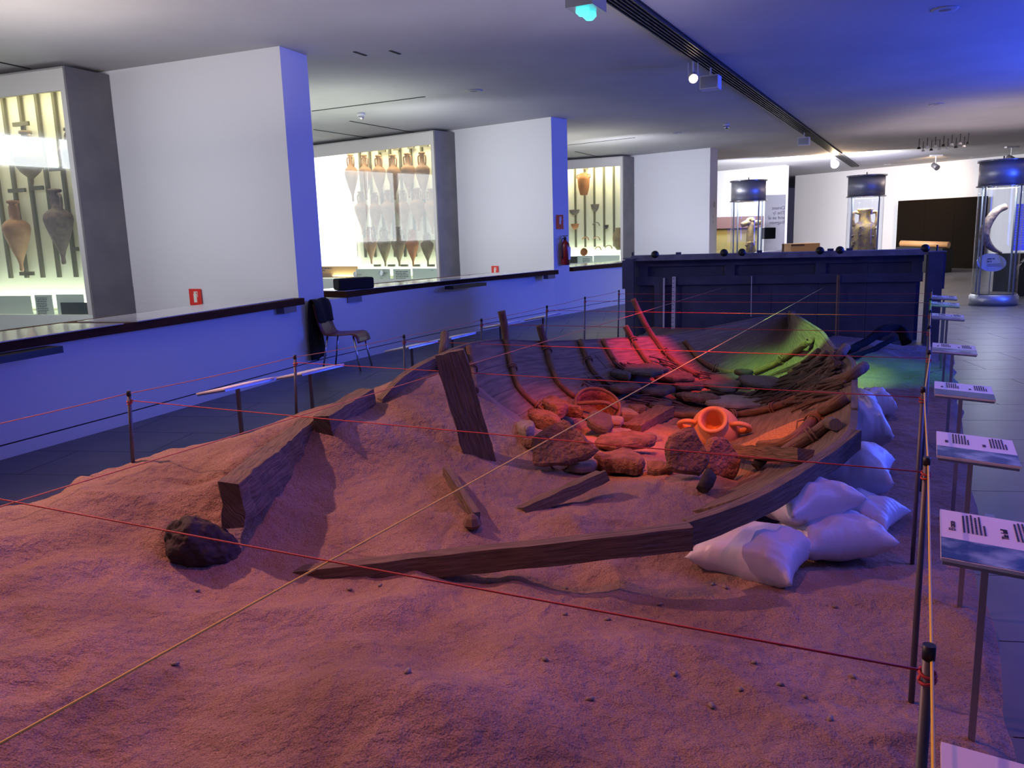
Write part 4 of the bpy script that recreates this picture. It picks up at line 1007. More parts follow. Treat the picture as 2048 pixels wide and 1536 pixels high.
def slab(name, center, size, rz, tilt, m, label, cat='stone', group=None, rough=.15, seed=0, parent=None):
    """broken flat slab: irregular outline, rough top, chipped rim"""
    sx, sy, sz = size; R = Matrix.Rotation(rz, 3, 'Z') @ Matrix.Rotation(tilt[0], 3, 'X') @ Matrix.Rotation(tilt[1], 3, 'Y')
    rq = random.Random(seed * 7 + 1); nc = rq.choice((5, 6, 7)); N = 42
    ang = sorted((k + rq.uniform(-.28, .28)) * 2 * math.pi / nc for k in range(nc)); rad = [1 + rq.uniform(-rough * 1.4, rough * .9) for _ in range(nc)]
    cor = [(math.cos(a) * r_, math.sin(a) * r_) for a, r_ in zip(ang, rad)]
    out = []
    for k in range(nc):
        a, b = cor[k], cor[(k + 1) % nc]
        for q in range(N // nc + 1):
            t = q / (N // nc + 1); x = a[0] + (b[0] - a[0]) * t; y = a[1] + (b[1] - a[1]) * t; bul = 1 + .07 * math.sin(math.pi * t)
            out.append((x * bul, y * bul))
    n = len(out); vs = []; sv = Vector((seed * 3.1, seed * 1.3, seed * .7))
    rings = [(.0, 1.0), (.35, 1.0), (.68, .98), (.90, .92), (1.0, .62), (1.03, .0), (.97, -.65), (.80, -.95), (.3, -1.0)]
    for (k, z) in rings:
        for (x, y) in out:
            p = Vector((x * k, y * k, z)); q = Vector((p.x * sx, p.y * sy, p.z * sz)) * 9 + sv
            d = noise.noise(q) * .5 + noise.noise(q * 3.1) * .35
            e = 1 + .10 * noise.noise(q * 1.7 + Vector((5, 5, 5)))
            v = Vector((p.x * sx * e, p.y * sy * e, p.z * sz + sz * .55 * d * (1 if k < .95 else .5)))
            vs.append(R @ v + Vector(center))
    fs = [(i * n + k, i * n + (k + 1) % n, (i + 1) * n + (k + 1) % n, (i + 1) * n + k) for i in range(len(rings) - 1) for k in range(n)]
    fs.append(tuple(range((len(rings) - 1) * n, len(rings) * n)))
    fs = [f[::-1] for f in fs]
    o = mesh(name, vs, fs, m, parent, False)
    if parent is None: tag(o, label, cat, group)
    return o
def slab_at(px, py, wpx, hpx, th, m, label, lift=.0, tilt=(0, 0), rz=.3, seed=1, name='stone_slab', cat='stone', rough=.22, face=False, depthk=1.0):
    """flat slab whose picture size is about wpx x hpx, lying on what is under (px,py)"""
    c = SF(px, py + (0 if not face else hpx * .5)); s = c.y / FPX
    hx = wpx * s / 2 * .98
    if face:      # stands up, seen face on
        hz = hpx * s / 2 * 1.22; hx *= 1.15; c = c + Vector((0, 0, hz * .80)); return slab(name, c, (hx, hz, th), rz, (math.pi / 2 + tilt[0], tilt[1]), m, label, cat, None, rough, seed)
    drop = (1.5 - c.z) / c.y
    hy = max(.05, hpx * s / 2 / drop * .8) * depthk
    return slab(name, c + Vector((0, 0, th * .8 + lift)), (hx, hy, th), rz, tilt, m, label, cat, None, rough, seed)
big = slab_at(1112, 893, 140, 92, .032, M['ingot'], 'large tilted crusted slab with a stamped ring, left in the boat', tilt=(-.55, -.12), rz=.05, seed=3, face=True)
q_ = AY(1120, 925, SF(1112, 893 + 40).y - .07); rg = [q_ + Vector((math.cos(a) * .055, -.012 + math.sin(a) * -.03, math.sin(a) * .050)) for a in np.linspace(0, 2 * math.pi, 25)]
G().tube(rg, .006, 6, False).make('stamped_ring', M['ingot'], big, True)
slab_at(1385, 898, 96, 112, .036, M['ingot'], 'pointed rough slab standing upright in front of the orange jar', tilt=(-.30, .10), rz=-.1, seed=11, face=True, rough=.28)
slab_at(1440, 912, 70, 70, .034, M['ingot'], 'rounded rough slab leaning behind the upright pointed slab', tilt=(-.4, .2), rz=.2, seed=9, face=True)
slab_at(1262, 905, 135, 34, .035, M['ingot'], 'flat red lit slab in the middle of the near stone heap', lift=.05, seed=21, rz=.1)
slab_at(1240, 944, 108, 46, .045, M['ingot'], 'flat orange slab lowest in the near stone heap', lift=.02, seed=14, rz=-.15)
slab_at(1165, 938, 70, 30, .03, M['palestone'], 'pale slab under the large stamped slab', lift=.0, seed=5, rz=.3)
slab_at(1318, 945, 46, 26, .03, M['ingot'], 'small stone between the lowest orange slab and the upright slab', seed=6, rz=.7, tilt=(0, -.3))
slab_at(1350, 940, 26, 16, .02, M['slate'], 'tiny dark stone beside the foot of the upright pointed slab', seed=66)
slab_at(1200, 872, 66, 26, .035, M['slate'], 'dark slab right of the stamped slab, edge on', lift=.06, seed=17, rz=-.2, tilt=(.2, .25))
slab_at(1228, 865, 60, 20, .022, M['palestone'], 'thin pale grey slab just below the basket', lift=.07, seed=18, rz=.1)
slab_at(1232, 880, 70, 24, .03, M['palestone'], 'greenish grey slab behind the flat red lit slab', lift=.02, seed=19, rz=.0)
slab_at(1290, 882, 88, 22, .02, M['palestone'], 'thin pale slab left of the orange jar foot', lift=.0, seed=20, rz=.2)
slab_at(1082, 850, 52, 34, .05, M['ingot'], 'brown lump at upper left of the stamped slab', seed=30, rz=.4)
slab_at(1110, 838, 56, 32, .05, M['ingot'], 'brown crusted slab behind the stamped slab', lift=.04, seed=31, rz=.2)
slab_at(1052, 868, 34, 28, .035, M['palestone'], 'small pinkish stone at the far left of the heap', seed=32, rz=.1)
slab_at(1058, 890, 40, 26, .03, M['ingot'], 'small brown stone under the pinkish one at the left of the heap', seed=33, rz=.6)
slab_at(1135, 842, 40, 26, .04, M['ingot'], 'small brown stone between the stamped slab and the basket', lift=.05, seed=37, rz=.6)
slab_at(1250, 838, 44, 24, .04, M['palestone'], 'rounded stone just right of the basket', seed=34)
slab_at(1278, 825, 40, 18, .03, M['ingot'], 'small brown stone above the short squared beam', seed=35, rz=.2)
dk = [(1285, 768, 92, 26, 'slate', 'smooth grey slab at the upper left of the far heap', .10, 0), (1352, 777, 78, 24, 'slate', 'dark rounded slab second from left in the top row of the far heap', .08, .1),
      (1245, 790, 92, 28, 'slate', 'long dark slab at the lower left of the far heap', .04, .2), (1312, 797, 74, 34, 'slate', 'humped dark slab in the middle left of the far heap', .05, -.2),
      (1372, 790, 66, 26, 'slate', 'dark slab wedged in the centre of the far heap', .07, .3), (1450, 795, 84, 38, 'slate', 'broad dark slab right of the centre of the far heap', .08, .1),
      (1455, 773, 96, 18, 'slate', 'flat brown slab at the back of the far heap', .05, .0), (1525, 787, 90, 34, 'slate', 'dark slab at the right end of the far heap', .08, -.25),
      (1487, 781, 34, 18, 'darktimber', 'little black stone on top of the far heap', .14, 0), (1395, 812, 52, 34, 'ingot', 'pointed brown stone behind the orange jar', .05, .8),
      (1475, 815, 122, 28, 'palestone', 'wide pale slab lying in front of the far heap', .02, .0), (1240, 765, 40, 20, 'slate', 'small grey stone by the brushwood at the back left', .05, .2),
      (1320, 812, 60, 22, 'slate', 'low dark slab under the far heap above the small beam', .0, .2)]
for i, (px, py, w_, h_, mk, lab, lift, rz) in enumerate(dk):
    slab_at(px, py, w_, h_, .028, M[mk], lab, lift=lift, rz=rz, seed=40 + i)
for i, (px, py) in enumerate([(700, 1180), (980, 1165), (1130, 1178), (1130, 1230), (1425, 1170), (1450, 1176), (1670, 1215), (1560, 1290), (1705, 1354), (1508, 1326), (1320, 1210), (1423, 1413), (1090, 1320), (1215, 1240), (760, 1172), (395, 1182), (350, 1330), (815, 1345), (1610, 1395), (1180, 1400), (1350, 1350), (1480, 1380), (1560, 1370), (1660, 1440)]):
    c = SF(px, py, .004); rock('pebble', c, (.011 + .003 * (i % 3), .009, .006), i, (0, 0), M['palestone'], 'small pale pebble lying on the open sand in the foreground', 'pebble', 'pebbles scattered on the foreground sand', .2, i, 2.4, 1)

# ------------------------------------------------------------------ orange jar, basket, grain
# spherical jar tipped towards the camera, broad neck ring, two handles
pc = SF(1418, 882, 0); s = pc.y / FPX
R = 50 * s; c = AY(1430, 862, pc.y)
ax = (AY(1402, 838, pc.y - .16) - c).normalized(); ax = Vector((-.28, -.72, .62)).normalized()
jar = thing('clay_jar', (c.x, c.y, c.z - R), 'bright orange round clay jar with two loop handles and a wide open neck', 'jar')
prof = [(.25, -1.20), (.45, -1.14), (.62, -.98), (.84, -.62), (1.0, -.1), (1.0, .15), (.90, .48), (.70, .74), (.56, .84), (.52, .90), (.56, 1.0), (.60, 1.06), (.58, 1.12), (.46, 1.12), (.42, 1.0), (.40, .80), (.30, .4), (.1, .2)]
G().lathe([(r_ * R, h * R) for r_, h in prof], c, 36, ax).make('body', M['urn'], jar, True)
side = ax.cross(Vector((0, 0, 1))).normalized()
for sg in (-1, 1):
    pts = [c + side * sg * R * a + ax * R * b for a, b in ((.68, .72), (1.05, .82), (1.36, .60), (1.34, .28), (1.0, .12))]
    G().tube(spline(pts, 6), R * .13, 10, flat=.75).make('handle', M['urn'], jar, True)
pb = SF(1195, 838, 0); s = pb.y / FPX; bc = AY(1195, 812, pb.y)
axb = Vector((.16, -.60, .80)).normalized(); R = 47 * s
bk = thing('basket', (bc.x, bc.y, pb.z), 'red lit woven basket with a stick handle across its mouth', 'basket')
cB_ = bc + Vector((0, 0, 0)); base = cB_ - axb * R * 1.25
rings = [(.55, 0), (.74, .10), (.84, .45), (.92, .9), (1.0, 1.22), (1.0, 1.30), (.93, 1.30), (.86, .9), (.76, .4), (.5, .12)]
G().lathe([(a * R, b * R) for a, b in rings], base, 32, axb).make('basket_wall', M['basket'], bk, True)
e1 = axb.cross(Vector((0, 1, .2))).normalized(); e2 = axb.cross(e1)
def ringpts(rr_, h): return [base + axb * h + e1 * math.cos(x) * rr_ + e2 * math.sin(x) * rr_ for x in np.linspace(0, 2 * math.pi, 33)]
G().tube(ringpts(R * .99, 1.30 * R), .012, 8, False).make('rim_hoop', M['branch'], bk, True)
for h, q in ((.45, .85), (.9, .93)): G().tube(ringpts(R * q * 1.01, h * R), .006, 6, False).make('hoop', M['branch'], bk, True)
m_ = base + axb * 1.22 * R
G().tube(spline([m_ - e1 * R * .93, m_ - e1 * .3 * R + axb * .05, m_ + e1 * .4 * R + axb * .03 , m_ + e1 * R * .93 ], 5), .016, 8).make('stick_handle', M['branch'], bk, True)
# heap of grain
gc = SF(1548, 880, -.01); g = G(); N_ = 40; vs = []; fs = []
for i in range(N_ + 1):
    for j in range(N_ + 1):
        x = (-1 + 2 * i / N_); y = (-1 + 2 * j / N_); r2 = x * x + y * y
        p = Vector((gc.x + x * .30 - y * .05, gc.y + y * .27, 0)); b0 = topz(p.x, p.y)
        p.z = b0 + .055 * max(0, 1 - r2) ** 1.1 * (1 + .25 * noise.noise(p * 8)) + .006 * noise.noise(p * 60) - (.012 if r2 > .97 else 0); vs.append(p)
fs = [(i * (N_ + 1) + j, (i + 1) * (N_ + 1) + j, (i + 1) * (N_ + 1) + j + 1, i * (N_ + 1) + j + 1) for i in range(N_) for j in range(N_)]
o = g.add(vs, fs).top('grain_heap', M['grain'], 'low heap of orange lit grain right of the orange jar', 'grain', None, True, 'stuff')

# ------------------------------------------------------------------ brushwood
rs = random.Random(5)
def sticks(n, fa, fb, m, label, group, r=.007):
    for i in range(n):
        a = fa(rs); b = fb(rs, a); A_1 = SF(*a, .012 + .05 * rs.random()); B_1 = SF(*b, .012 + .05 * rs.random())
        mid = SF((a[0] + b[0]) / 2 + rs.uniform(-4, 4), (a[1] + b[1]) / 2, .03 + .04 * rs.random())
        if (A_1 - B_1).length > 1.6: continue
        G().tube(spline([A_1, mid, B_1], 4), [r * 1.2] * 5 + [r] * 4, 5).top('stick', m, label, 'stick', group)
sticks(26, lambda q: (q.uniform(1225, 1330), q.uniform(722, 742)), lambda q, a: (a[0] + q.uniform(20, 55), a[1] + q.uniform(16, 28)), M['stick'], 'thin red lit stick in the brushwood under the port ribs', 'brushwood under the port ribs')
sticks(14, lambda q: (q.uniform(1140, 1240), q.uniform(765, 780)), lambda q, a: (a[0] + q.uniform(18, 50), a[1] + q.uniform(5, 14)), M['stick'], 'thin dark stick in the brushwood behind the basket', 'brushwood behind the basket')
sticks(60, lambda q: (q.uniform(1610, 1692), q.uniform(728, 780)), lambda q, a: (a[0] - q.uniform(60, 130), a[1] + q.uniform(26, 52)), M['stick'], 'dark stick in the brushwood along the starboard ribs', 'brushwood along the starboard ribs', .008)
sticks(26, lambda q: (q.uniform(1600, 1690), q.uniform(770, 810)), lambda q, a: (a[0] - q.uniform(60, 130), a[1] + q.uniform(12, 30)), M['stick'], 'dark stick in the brushwood beside the long leaning rib', 'brushwood beside the leaning rib', .009)
sticks(10, lambda q: (q.uniform(1380, 1450), q.uniform(755, 764)), lambda q, a: (a[0] + q.uniform(40, 90), a[1] + q.uniform(0, 8)), M['stick'], 'stick lying behind the far stone heap', 'brushwood behind the far stones')
sticks(7, lambda q: (q.uniform(1235, 1300), q.uniform(800, 815)), lambda q, a: (a[0] + q.uniform(60, 110), a[1] + q.uniform(8, 16)), M['stick'], 'thin curved stick between the basket and the far stones', 'sticks beside the basket')
# curved dark timber rearing up in front of the grey box
yb = SF(1695, 712).y
pts = [SF(1690, 712, .05), AY(1722, 690, yb + .3), AY(1756, 668, yb + .6), AY(1786, 656, yb + .8), AY(1804, 664, yb + .8), AY(1812, 686, yb + .7)]
g = G().tube(spline(pts, 6), [.045] * 12 + [.06] * 19, 10, True, .4); g.top('curved_timber', M['blacktimber'], 'dark arched timber on the sand in front of the grey wooden box', 'timber', None, True)
pts = [SF(1700, 722, .03), AY(1745, 700, yb + .2), AY(1790, 676, yb + .6)]
g = G().tube(spline(pts, 6), .03, 9, True, .4); g.top('timber', M['blacktimber'], 'straight dark timber lying under the arched one', 'timber', None, True)

# ------------------------------------------------------------------ sandbags
def sandbag(center, L_, W_, H, rz, tilt, label, seed, pinch=.35):
    n = 34; vs = []; fs = []; R = Matrix.Rotation(rz, 3, 'Z') @ Matrix.Rotation(tilt[1], 3, 'Y') @ Matrix.Rotation(tilt[0], 3, 'X')
    sd = Vector((seed * 2.3, seed, 0)); idx = {}
    for side in (1, -1):
        for i in range(n + 1):
            for j in range(n + 1):
                u = -1 + 2 * i / n; v = -1 + 2 * j / n; edge_ = i in (0, n) or j in (0, n)
                if edge_ and side == -1: idx[(side, i, j)] = idx[(1, i, j)]; continue
                # sides drawn in between the corners as on a filled bag
                x = u * (1 - .13 * (1 - v * v)) ; y = v * (1 - .16 * (1 - u * u))
                f = max(0, (1 - abs(u) ** 3.2) * (1 - abs(v) ** 3.2)) ** .55
                z = side * H / 2 * f
                e = 1 - f
                wr = noise.noise(Vector((u * 2.2, v * 2.2, side * 2)) + sd) * .10 * H + noise.noise(Vector((u * 9, v * 3, side)) + sd) * .10 * H * e
                # radiating folds near the seam ends
                wr += .07 * H * e * math.sin(v * 30 + 4 * noise.noise(Vector((u * 3, v * 2, 0)) + sd)) * (abs(u) > .45) * f
                p = R @ Vector((x * L_ / 2, y * W_ / 2, z + wr * f ** .5 * side))
                idx[(side, i, j)] = len(vs); vs.append(Vector(center) + p)
    for side in (1, -1):
        for i in range(n):
            for j in range(n):
                q = [idx[(side, i, j)], idx[(side, i + 1, j)], idx[(side, i + 1, j + 1)], idx[(side, i, j + 1)]]
                fs.append(tuple(q if side == 1 else q[::-1]))
    me_o = mesh('sandbag', vs, fs, M['bag'], None, True)
    return tag(me_o, label, 'sandbag', 'sandbags propping the starboard side')
def bag_at(px, py, wpx, Wm, H, rz, tilt, label, seed, z):
    c = atz(px, py, z); L_ = wpx * c.y / FPX
    return sandbag(c, L_, Wm, H, rz, tilt, label, seed)
bag_at(1505, 1102, 225, .40, .22, -.62, (.10, .05), 'front sandbag with its seam facing the camera, lowest of the pile', 1, .13)
bag_at(1668, 1070, 205, .34, .20, .12, (-.05, .0), 'plump sandbag at the right of the front one, pointing to the posts', 2, .13)
bag_at(1608, 1000, 190, .36, .20, .35, (-.1, -.06), 'sandbag resting on top between the two front ones', 3, .26)
bag_at(1725, 1020, 150, .36, .16, -.75, (.0, .1), 'flat sandbag corner poking out behind the right front one', 4, .10)
bag_at(1690, 938, 190, .50, .30, -.45, (.0, -.05), 'large blue lit sandbag in the middle of the row', 5, .19)
bag_at(1712, 838, 112, .80, .34, -.30, (.1, -.1), 'tall shiny sandbag stretched along the hull side', 6, .22)
bag_at(1752, 806, 60, .40, .24, -.2, (.0, .0), 'small sandbag peeking out behind the tall shiny one', 7, .13)
bag_at(1692, 985, 60, .24, .12, .1, (.1, .2), 'little sandbag corner between the large blue lit bag and the top bag', 9, .10)

# ------------------------------------------------------------------ grey wooden box behind the boat
bl, br = Vector((1.72, 11.25, 0)), Vector((5.45, 10.25, 0)); bd = (br - bl).normalized(); bn = Vector((bd.y, -bd.x, 0)); W_b = (br - bl).length   # bn towards the camera
root = thing('wooden_box', (bl + br) / 2 - bn * .5, 'big dark grey wooden box with a flanged top standing behind the bow', 'box')
def bb(a0, a1, d0, d1, z0, z1, name, m, lab=None):
    c = bl + bd * (a0 + a1) / 2 + bn * (d0 + d1) / 2 + Vector((0, 0, (z0 + z1) / 2))
    return G().obox(c, bd * (a1 - a0) / 2, bn * (d1 - d0) / 2, (0, 0, (z1 - z0) / 2)).make(name, m, root, label=lab)
n = 6
for k in range(n): bb(.05 + (W_b - .25) * k / n + .002, .05 + (W_b - .25) * (k + 1) / n - .002, -.30, -.26, 0.0, 1.10, 'front_board', M['box'])
bb(.02, W_b - .14, -.26, -.20, .78, .90, 'lower_rail', M['box'])
bb(.02, W_b - .14, -.26, -.20, 1.04, 1.14, 'upper_rail', M['box'])
for k in range(4): bb(.06 + (W_b - .34) * k / 3, .19 + (W_b - .34) * k / 3, -.26, -.21, .90, 1.04, 'stile', M['box'])
bb(-.02, W_b - .14, -.34, .02, 1.13, 1.20, 'top_flange', M['boxtop'])
bb(-.02, .05, -1.4, -.34, 0.0, 1.13, 'side_board', M['box']); bb(W_b - .20, W_b - .14, -1.4, -.34, 0.0, 1.13, 'side_board', M['box'])
bb(.05, W_b - .20, -1.4, -1.36, 0, 1.10, 'back_board', M['box'])
bb(-.10, .02, -.06, .05, 0.0, 1.16, 'corner_post', M['box']); bb(W_b - .14, W_b + .03, -.08, .06, 0.0, 1.16, 'corner_post', M['box'])
bb(-.14, -.10, -.06, .05, .75, 1.14, 'post_cleat', M['box']); bb(W_b + .03, W_b + .06, -.08, .04, .70, 1.14, 'post_cleat', M['box'])
bb(-.13, .05, -.08, .05, 1.16, 1.175, 'post_cap', M['boxtop']); bb(W_b - .15, W_b + .06, -.10, .07, 1.16, 1.175, 'post_cap', M['boxtop'])
for a in (0.0, W_b - .04): 
    c = bl + bd * a; G().tube([c + Vector((0, 0, 1.17)), c + Vector((0, 0, 1.25))], .012, 8).make('threaded_rod', M['black'], root)
bb(.28, .42, -.22, -.19, 0.0, .78, 'ruler_backing', M['box'])
for i, px in enumerate((1310, 1448, 1484, 1640, 1680, 1851)):
    p = atplane(px, (507, 505, 504, 497, 496, 491)[i], np.array(bl + bn * -.0), np.array(bn))
    c = Vector((p.x, p.y, 1.21)); G().lathe([(.015, -.05), (.05, -.04), (.055, 0), (.04, .04), (.01, .05)], c, 12, bn).make('bolt_head', M['black'], root, True)
for i, px in enumerate((1357, 1486, 1519, 1661, 1699)):
    p = atplane(px, 498, np.array(bl + bn * -.22), np.array(bn)); c = Vector((p.x, p.y, 1.215)); G().obox(c, bd * .035, bn * .04, (0, 0, .015)).make('lug', M['box'], root)
def hang(px0, py0, px1, py1, wd, d, m, label, cat, name, ticks=0):
    a = atplane(px0, py0, np.array(bl + bn * d), np.array(bn)); b = atplane(px1, py1, np.array(bl + bn * d), np.array(bn))
    r = thing(name, b, label, cat); c = (a + b) / 2
    ax_ = (a - b); 
    G().obox(c, bd * wd / 2, bn * .008, ax_ / 2).make('strip', m, r)
    for k in range(ticks):
        G().obox(b + ax_ * (k + .5) / ticks + bn * .0088 - bd * wd * .15, bd * wd * .25, bn * .001, (0, 0, .003)).make('scale_mark', M['ink'], r)
    return r
hang(1328, 556, 1327, 678, .024, -.16, M['paper'], 'narrow white measuring rod at the left of the grey box', 'ruler', 'measuring_rod')
hang(1348, 553, 1346, 674, .050, -.17, M['paper'], 'wide white measuring staff beside the narrow rod on the grey box', 'ruler', 'measuring_rod', 14)
hang(1503, 552, 1502, 633, .010, -.16, M['paper'], 'thin pale rod hanging in the middle of the grey box', 'rod', 'thin_rod')
hang(1675, 550, 1671, 678, .016, -.16, M['lightwood'], 'left of the pair of thin wooden rods on the grey box', 'rod', 'thin_rod')
hang(1679, 549, 1676, 675, .010, -.19, M['lightwood'], 'right of the pair of thin wooden rods on the grey box', 'rod', 'thin_rod')

# ------------------------------------------------------------------ barrier posts, strings and grid
RT = [(1857, 1318), (1853, 930), (1846, 785), (1858, 709), (1858, 658), (1860, 626), (1861, 601), (1863, 583)]
LT = [(258, 792), (590, 718), (808, 676), (963, 643), (1094, 616), (1170, 598), (1238, 584)]
RP = [atz(x, y, .80) for x, y in RT]; LP = [atz(x, y, .80) for x, y in LT]; LP = [LP[0] * 2 - LP[1]] + LP
on_ = ['first', 'second', 'third', 'fourth', 'fifth', 'sixth', 'seventh', 'eighth']
def post(p, label, side, lean=(0, 0)):
    z0 = sandz(p.x, p.y); r = thing('barrier_post', (p.x, p.y, z0 - .03), label, 'post', 'string posts on the %s' % side)
    G().tube([Vector((p.x + lean[0], p.y + lean[1], z0 - .03)), Vector((p.x, p.y, .80))], .0092, 12).make('pole', M['post'], r, True)
    G().tube([Vector((p.x, p.y, .80)), Vector((p.x, p.y, .825))], .0102, 12).make('cap', M['black'], r, True)
    for k in range(2):
        ring = [Vector((p.x + math.cos(a) * .0125, p.y + math.sin(a) * .0125, .775 - .012 * k + .004 * math.sin(a + k))) for a in np.linspace(0, 2 * math.pi, 13)]
        G().tube(ring, .003, 6, False).make('string_knot', M['red'], r, True)
    return r
for i, p in enumerate(RP): post(p, '%s post of the right hand string row counted from the camera' % on_[i], 'right')
for i, p in enumerate(LP):
    if i: post(p, '%s visible post of the left hand string row counted from the left edge' % on_[i - 1], 'left', (-.02, 0) if i != 5 else (-.05, 0))
def string(a, b, m, label, cat='string', group=None, r=.0022, sag=.004):
    a, b = Vector(a), Vector(b); pts = [a.lerp(b, k / 10) + Vector((0, 0, -sag * (1 - (k / 5 - 1) ** 2))) for k in range(11)]
    return G().tube(pts, r, 6).top('string', m, label, cat, group, True)
for i in range(8):
    string(LP[i] + Vector((0, 0, -.022)), RP[i] + Vector((0, 0, -.022)), M['red'], 'red string stretched across the boat, %s one counted from the camera' % on_[i], 'string', 'red grid strings')
def chainstr(P_, m, label, z=.79, ext=0, r=.0028):
    pts = []
    for i in range(len(P_) - 1):
        for k in range(6): q = P_[i].lerp(P_[i + 1], k / 6); pts.append(Vector((q.x, q.y, z - .008 * math.sin(math.pi * k / 6))))
    pts.append(Vector((P_[-1].x, P_[-1].y, z)))
    G().tube(pts, r, 6).top('side_string', m, label, 'string', None, True)
RPe = [RP[0] + (RP[0] - RP[1]) * .75] + RP
chainstr([p + Vector((.0, -.011, 0)) for p in RPe], M['yellow'], 'yellow string running along the tops of the right hand posts', .80)
chainstr([p + Vector((-.0105, .0055, 0)) for p in LP], M['orange'], 'orange string running along the tops of the left hand posts', .81, r=.0024)
dr = Vector((.462, .887, 0))
for (px, py, e, lab, mm) in ((690, 1105, (1652, 572), 'yellow string running lengthwise over the boat to the right part of the grey box', 'yellow'), (480, 868, (1460, 571), 'orange string running lengthwise over the boat to the left part of the grey box', 'orange')):
    q = atz(px, py, .772); end = atplane(e[0], e[1], np.array(bl - bn * .26), np.array(bn)); st = q + (q - end).normalized() * (1.9 if mm == 'yellow' else 2.6)
    string(st, end, M[mm], lab, sag=.0, r=.0024)

# ------------------------------------------------------------------ info panels on the right
def infopanel(corner_px, z, label, title, wd=.30, ln=.37, body=True, pic='photo', seed=1, tilt=.10, leg=True):
    a = atz(corner_px[0], corner_px[1], z)          # far left corner
    across = Vector((.887, -.462, 0)); along = Vector((-.462, -.887, 0))   # towards the camera
    root = thing('information_stand', a + across * wd / 2 + along * ln / 2 - Vector((0, 0, z)), label, 'information stand', 'information panels along the right edge')
    ac = (across + Vector((0, 0, -tilt))).normalized()
    c = a + ac * wd / 2 + along * ln / 2; n = ac.cross(along); n = n if n.z > 0 else -n
    G().obox(c - n * .004, ac * wd / 2, along * ln / 2, n * .004).make('panel_board', M['paper'], root)
    G().obox(c - n * .013, ac * (wd / 2 - .004), along * (ln / 2 - .004), n * .004).make('panel_tray', M['bluemetal'], root)
    G().obox(c + along * ln * .30 + n * .0006, ac * wd * .499, along * ln * .19, n * .0006).make('printed_picture', M[pic], root)
    # the reader stands on the right: text runs away from the camera, lines stack to the right
    tx_, ty_ = -along, -ac
    if body:
        o1 = a + ac * wd * .10 + along * ln * .42 + n * .0012
        text_mesh('title', title[0], .022, M['ink'], root, a + ac * (wd * .14) + along * ln * .44, tx_, ty_)
        text_mesh('title', title[1], .022, M['ink'], root, a + ac * (wd * .62) + along * ln * .44, tx_, ty_)
    if not leg: return
    if not body:
        for q in (.13, .61): textlines('text_heading', M['ink'], root, a + ac * (wd * q) + along * ln * .44, tx_, ty_, ln * .16, 1, .01, .010, 0, seed + 40)
    textlines('text_block', M['ink'], root, a + ac * (wd * .22) + along * ln * .44, tx_, ty_, ln * .40, 6, wd * .038, .0042, .12, seed)
    textlines('text_block', M['ink'], root, a + ac * (wd * .70) + along * ln * .44, tx_, ty_, ln * .40, 6, wd * .038, .0042, .12, seed + 20)
    if leg:
        b = a + across * wd * .5 - along * .08
        G().obox((b.x, b.y, (z - tilt * wd * .5 - .02) / 2), across * .009, along * .009, (0, 0, (z - tilt * wd * .5 - .02) / 2)).make('leg', M['bluemetal'], root)
        e = b + along * .14; G().obox((e.x, e.y, z - tilt * wd * .5 - .026), across * .012, along * .14, (0, 0, .008)).make('bracket_arm', M['bluemetal'], root)
IP = [((1882, 1483), 'nearest info panel, a blank pink corner at the bottom right', ('', ''), False), ((1880, 1018), 'large info panel about the hull at the right edge, its picture blue and white', ('El casco', 'The hull'), True),
      ((1873, 862), 'info panel with a blue underwater picture, above the one about the hull', ('', ''), False), ((1869, 762), 'info panel with a plain dark blue band, fourth from the bottom of the photo', ('', ''), False),
      ((1865, 685), 'info panel with a pale picture strip, level with the green lit sand', ('', ''), False), ((1864, 626), 'small pale blue info panel, third from the far end of the row', ('', ''), False),
      ((1863, 603), 'bright blue info panel, second from the far end of the row', ('', ''), False), ((1863, 590), 'farthest and smallest info panel of the right row', ('', ''), False)]
for i, (cp, lab, ti, bo) in enumerate(IP):
    infopanel(cp, .75, lab, ti, .24 if i else .26, .36 if i < 3 else (.34 if i == 3 else .38), bo, 'photodark' if i == 3 else 'photo', i + 1, .06, i > 0)
# white slabs along the left row, tilted away towards the wall walk
for i, (x, y, lab) in enumerate([(392, 788, 'first white info panel left of the boat, nearest the camera'), (548, 757, 'second white info panel left of the boat, in front of the red chair legs'), (768, 703, 'third white info panel of the left row'),
                                 (855, 684, 'fourth white info panel of the left row'), (958, 657, 'fifth white info panel of the left row'), (1048, 640, 'sixth white info panel of the left row, by the leaning post')]):
    z = .72; a = atz(x, y, z - .07); along = Vector((.462, .887, 0)); across = Vector((.887, -.462, .18)).normalized(); wd, ln = .24, .42
    r = thing('information_stand', (a.x, a.y, 0), lab, 'information stand', 'white panels along the left row')
    n = across.cross(along); n = n if n.z > 0 else -n
    c = a + along * ln / 2 + across * wd / 2
    G().obox(c, along * ln / 2, across * wd / 2, n * .004).make('panel_board', M['paper'], r)
    G().obox(c - n * .010, along * ln * .49, across * wd * .49, n * .005).make('panel_tray', M['bluemetal'], r)
    b = c; G().obox((b.x, b.y, (c.z - .015) / 2), (.010, 0, 0), (0, .012, 0), (0, 0, (c.z - .015) / 2)).make('leg', M['post'], r)

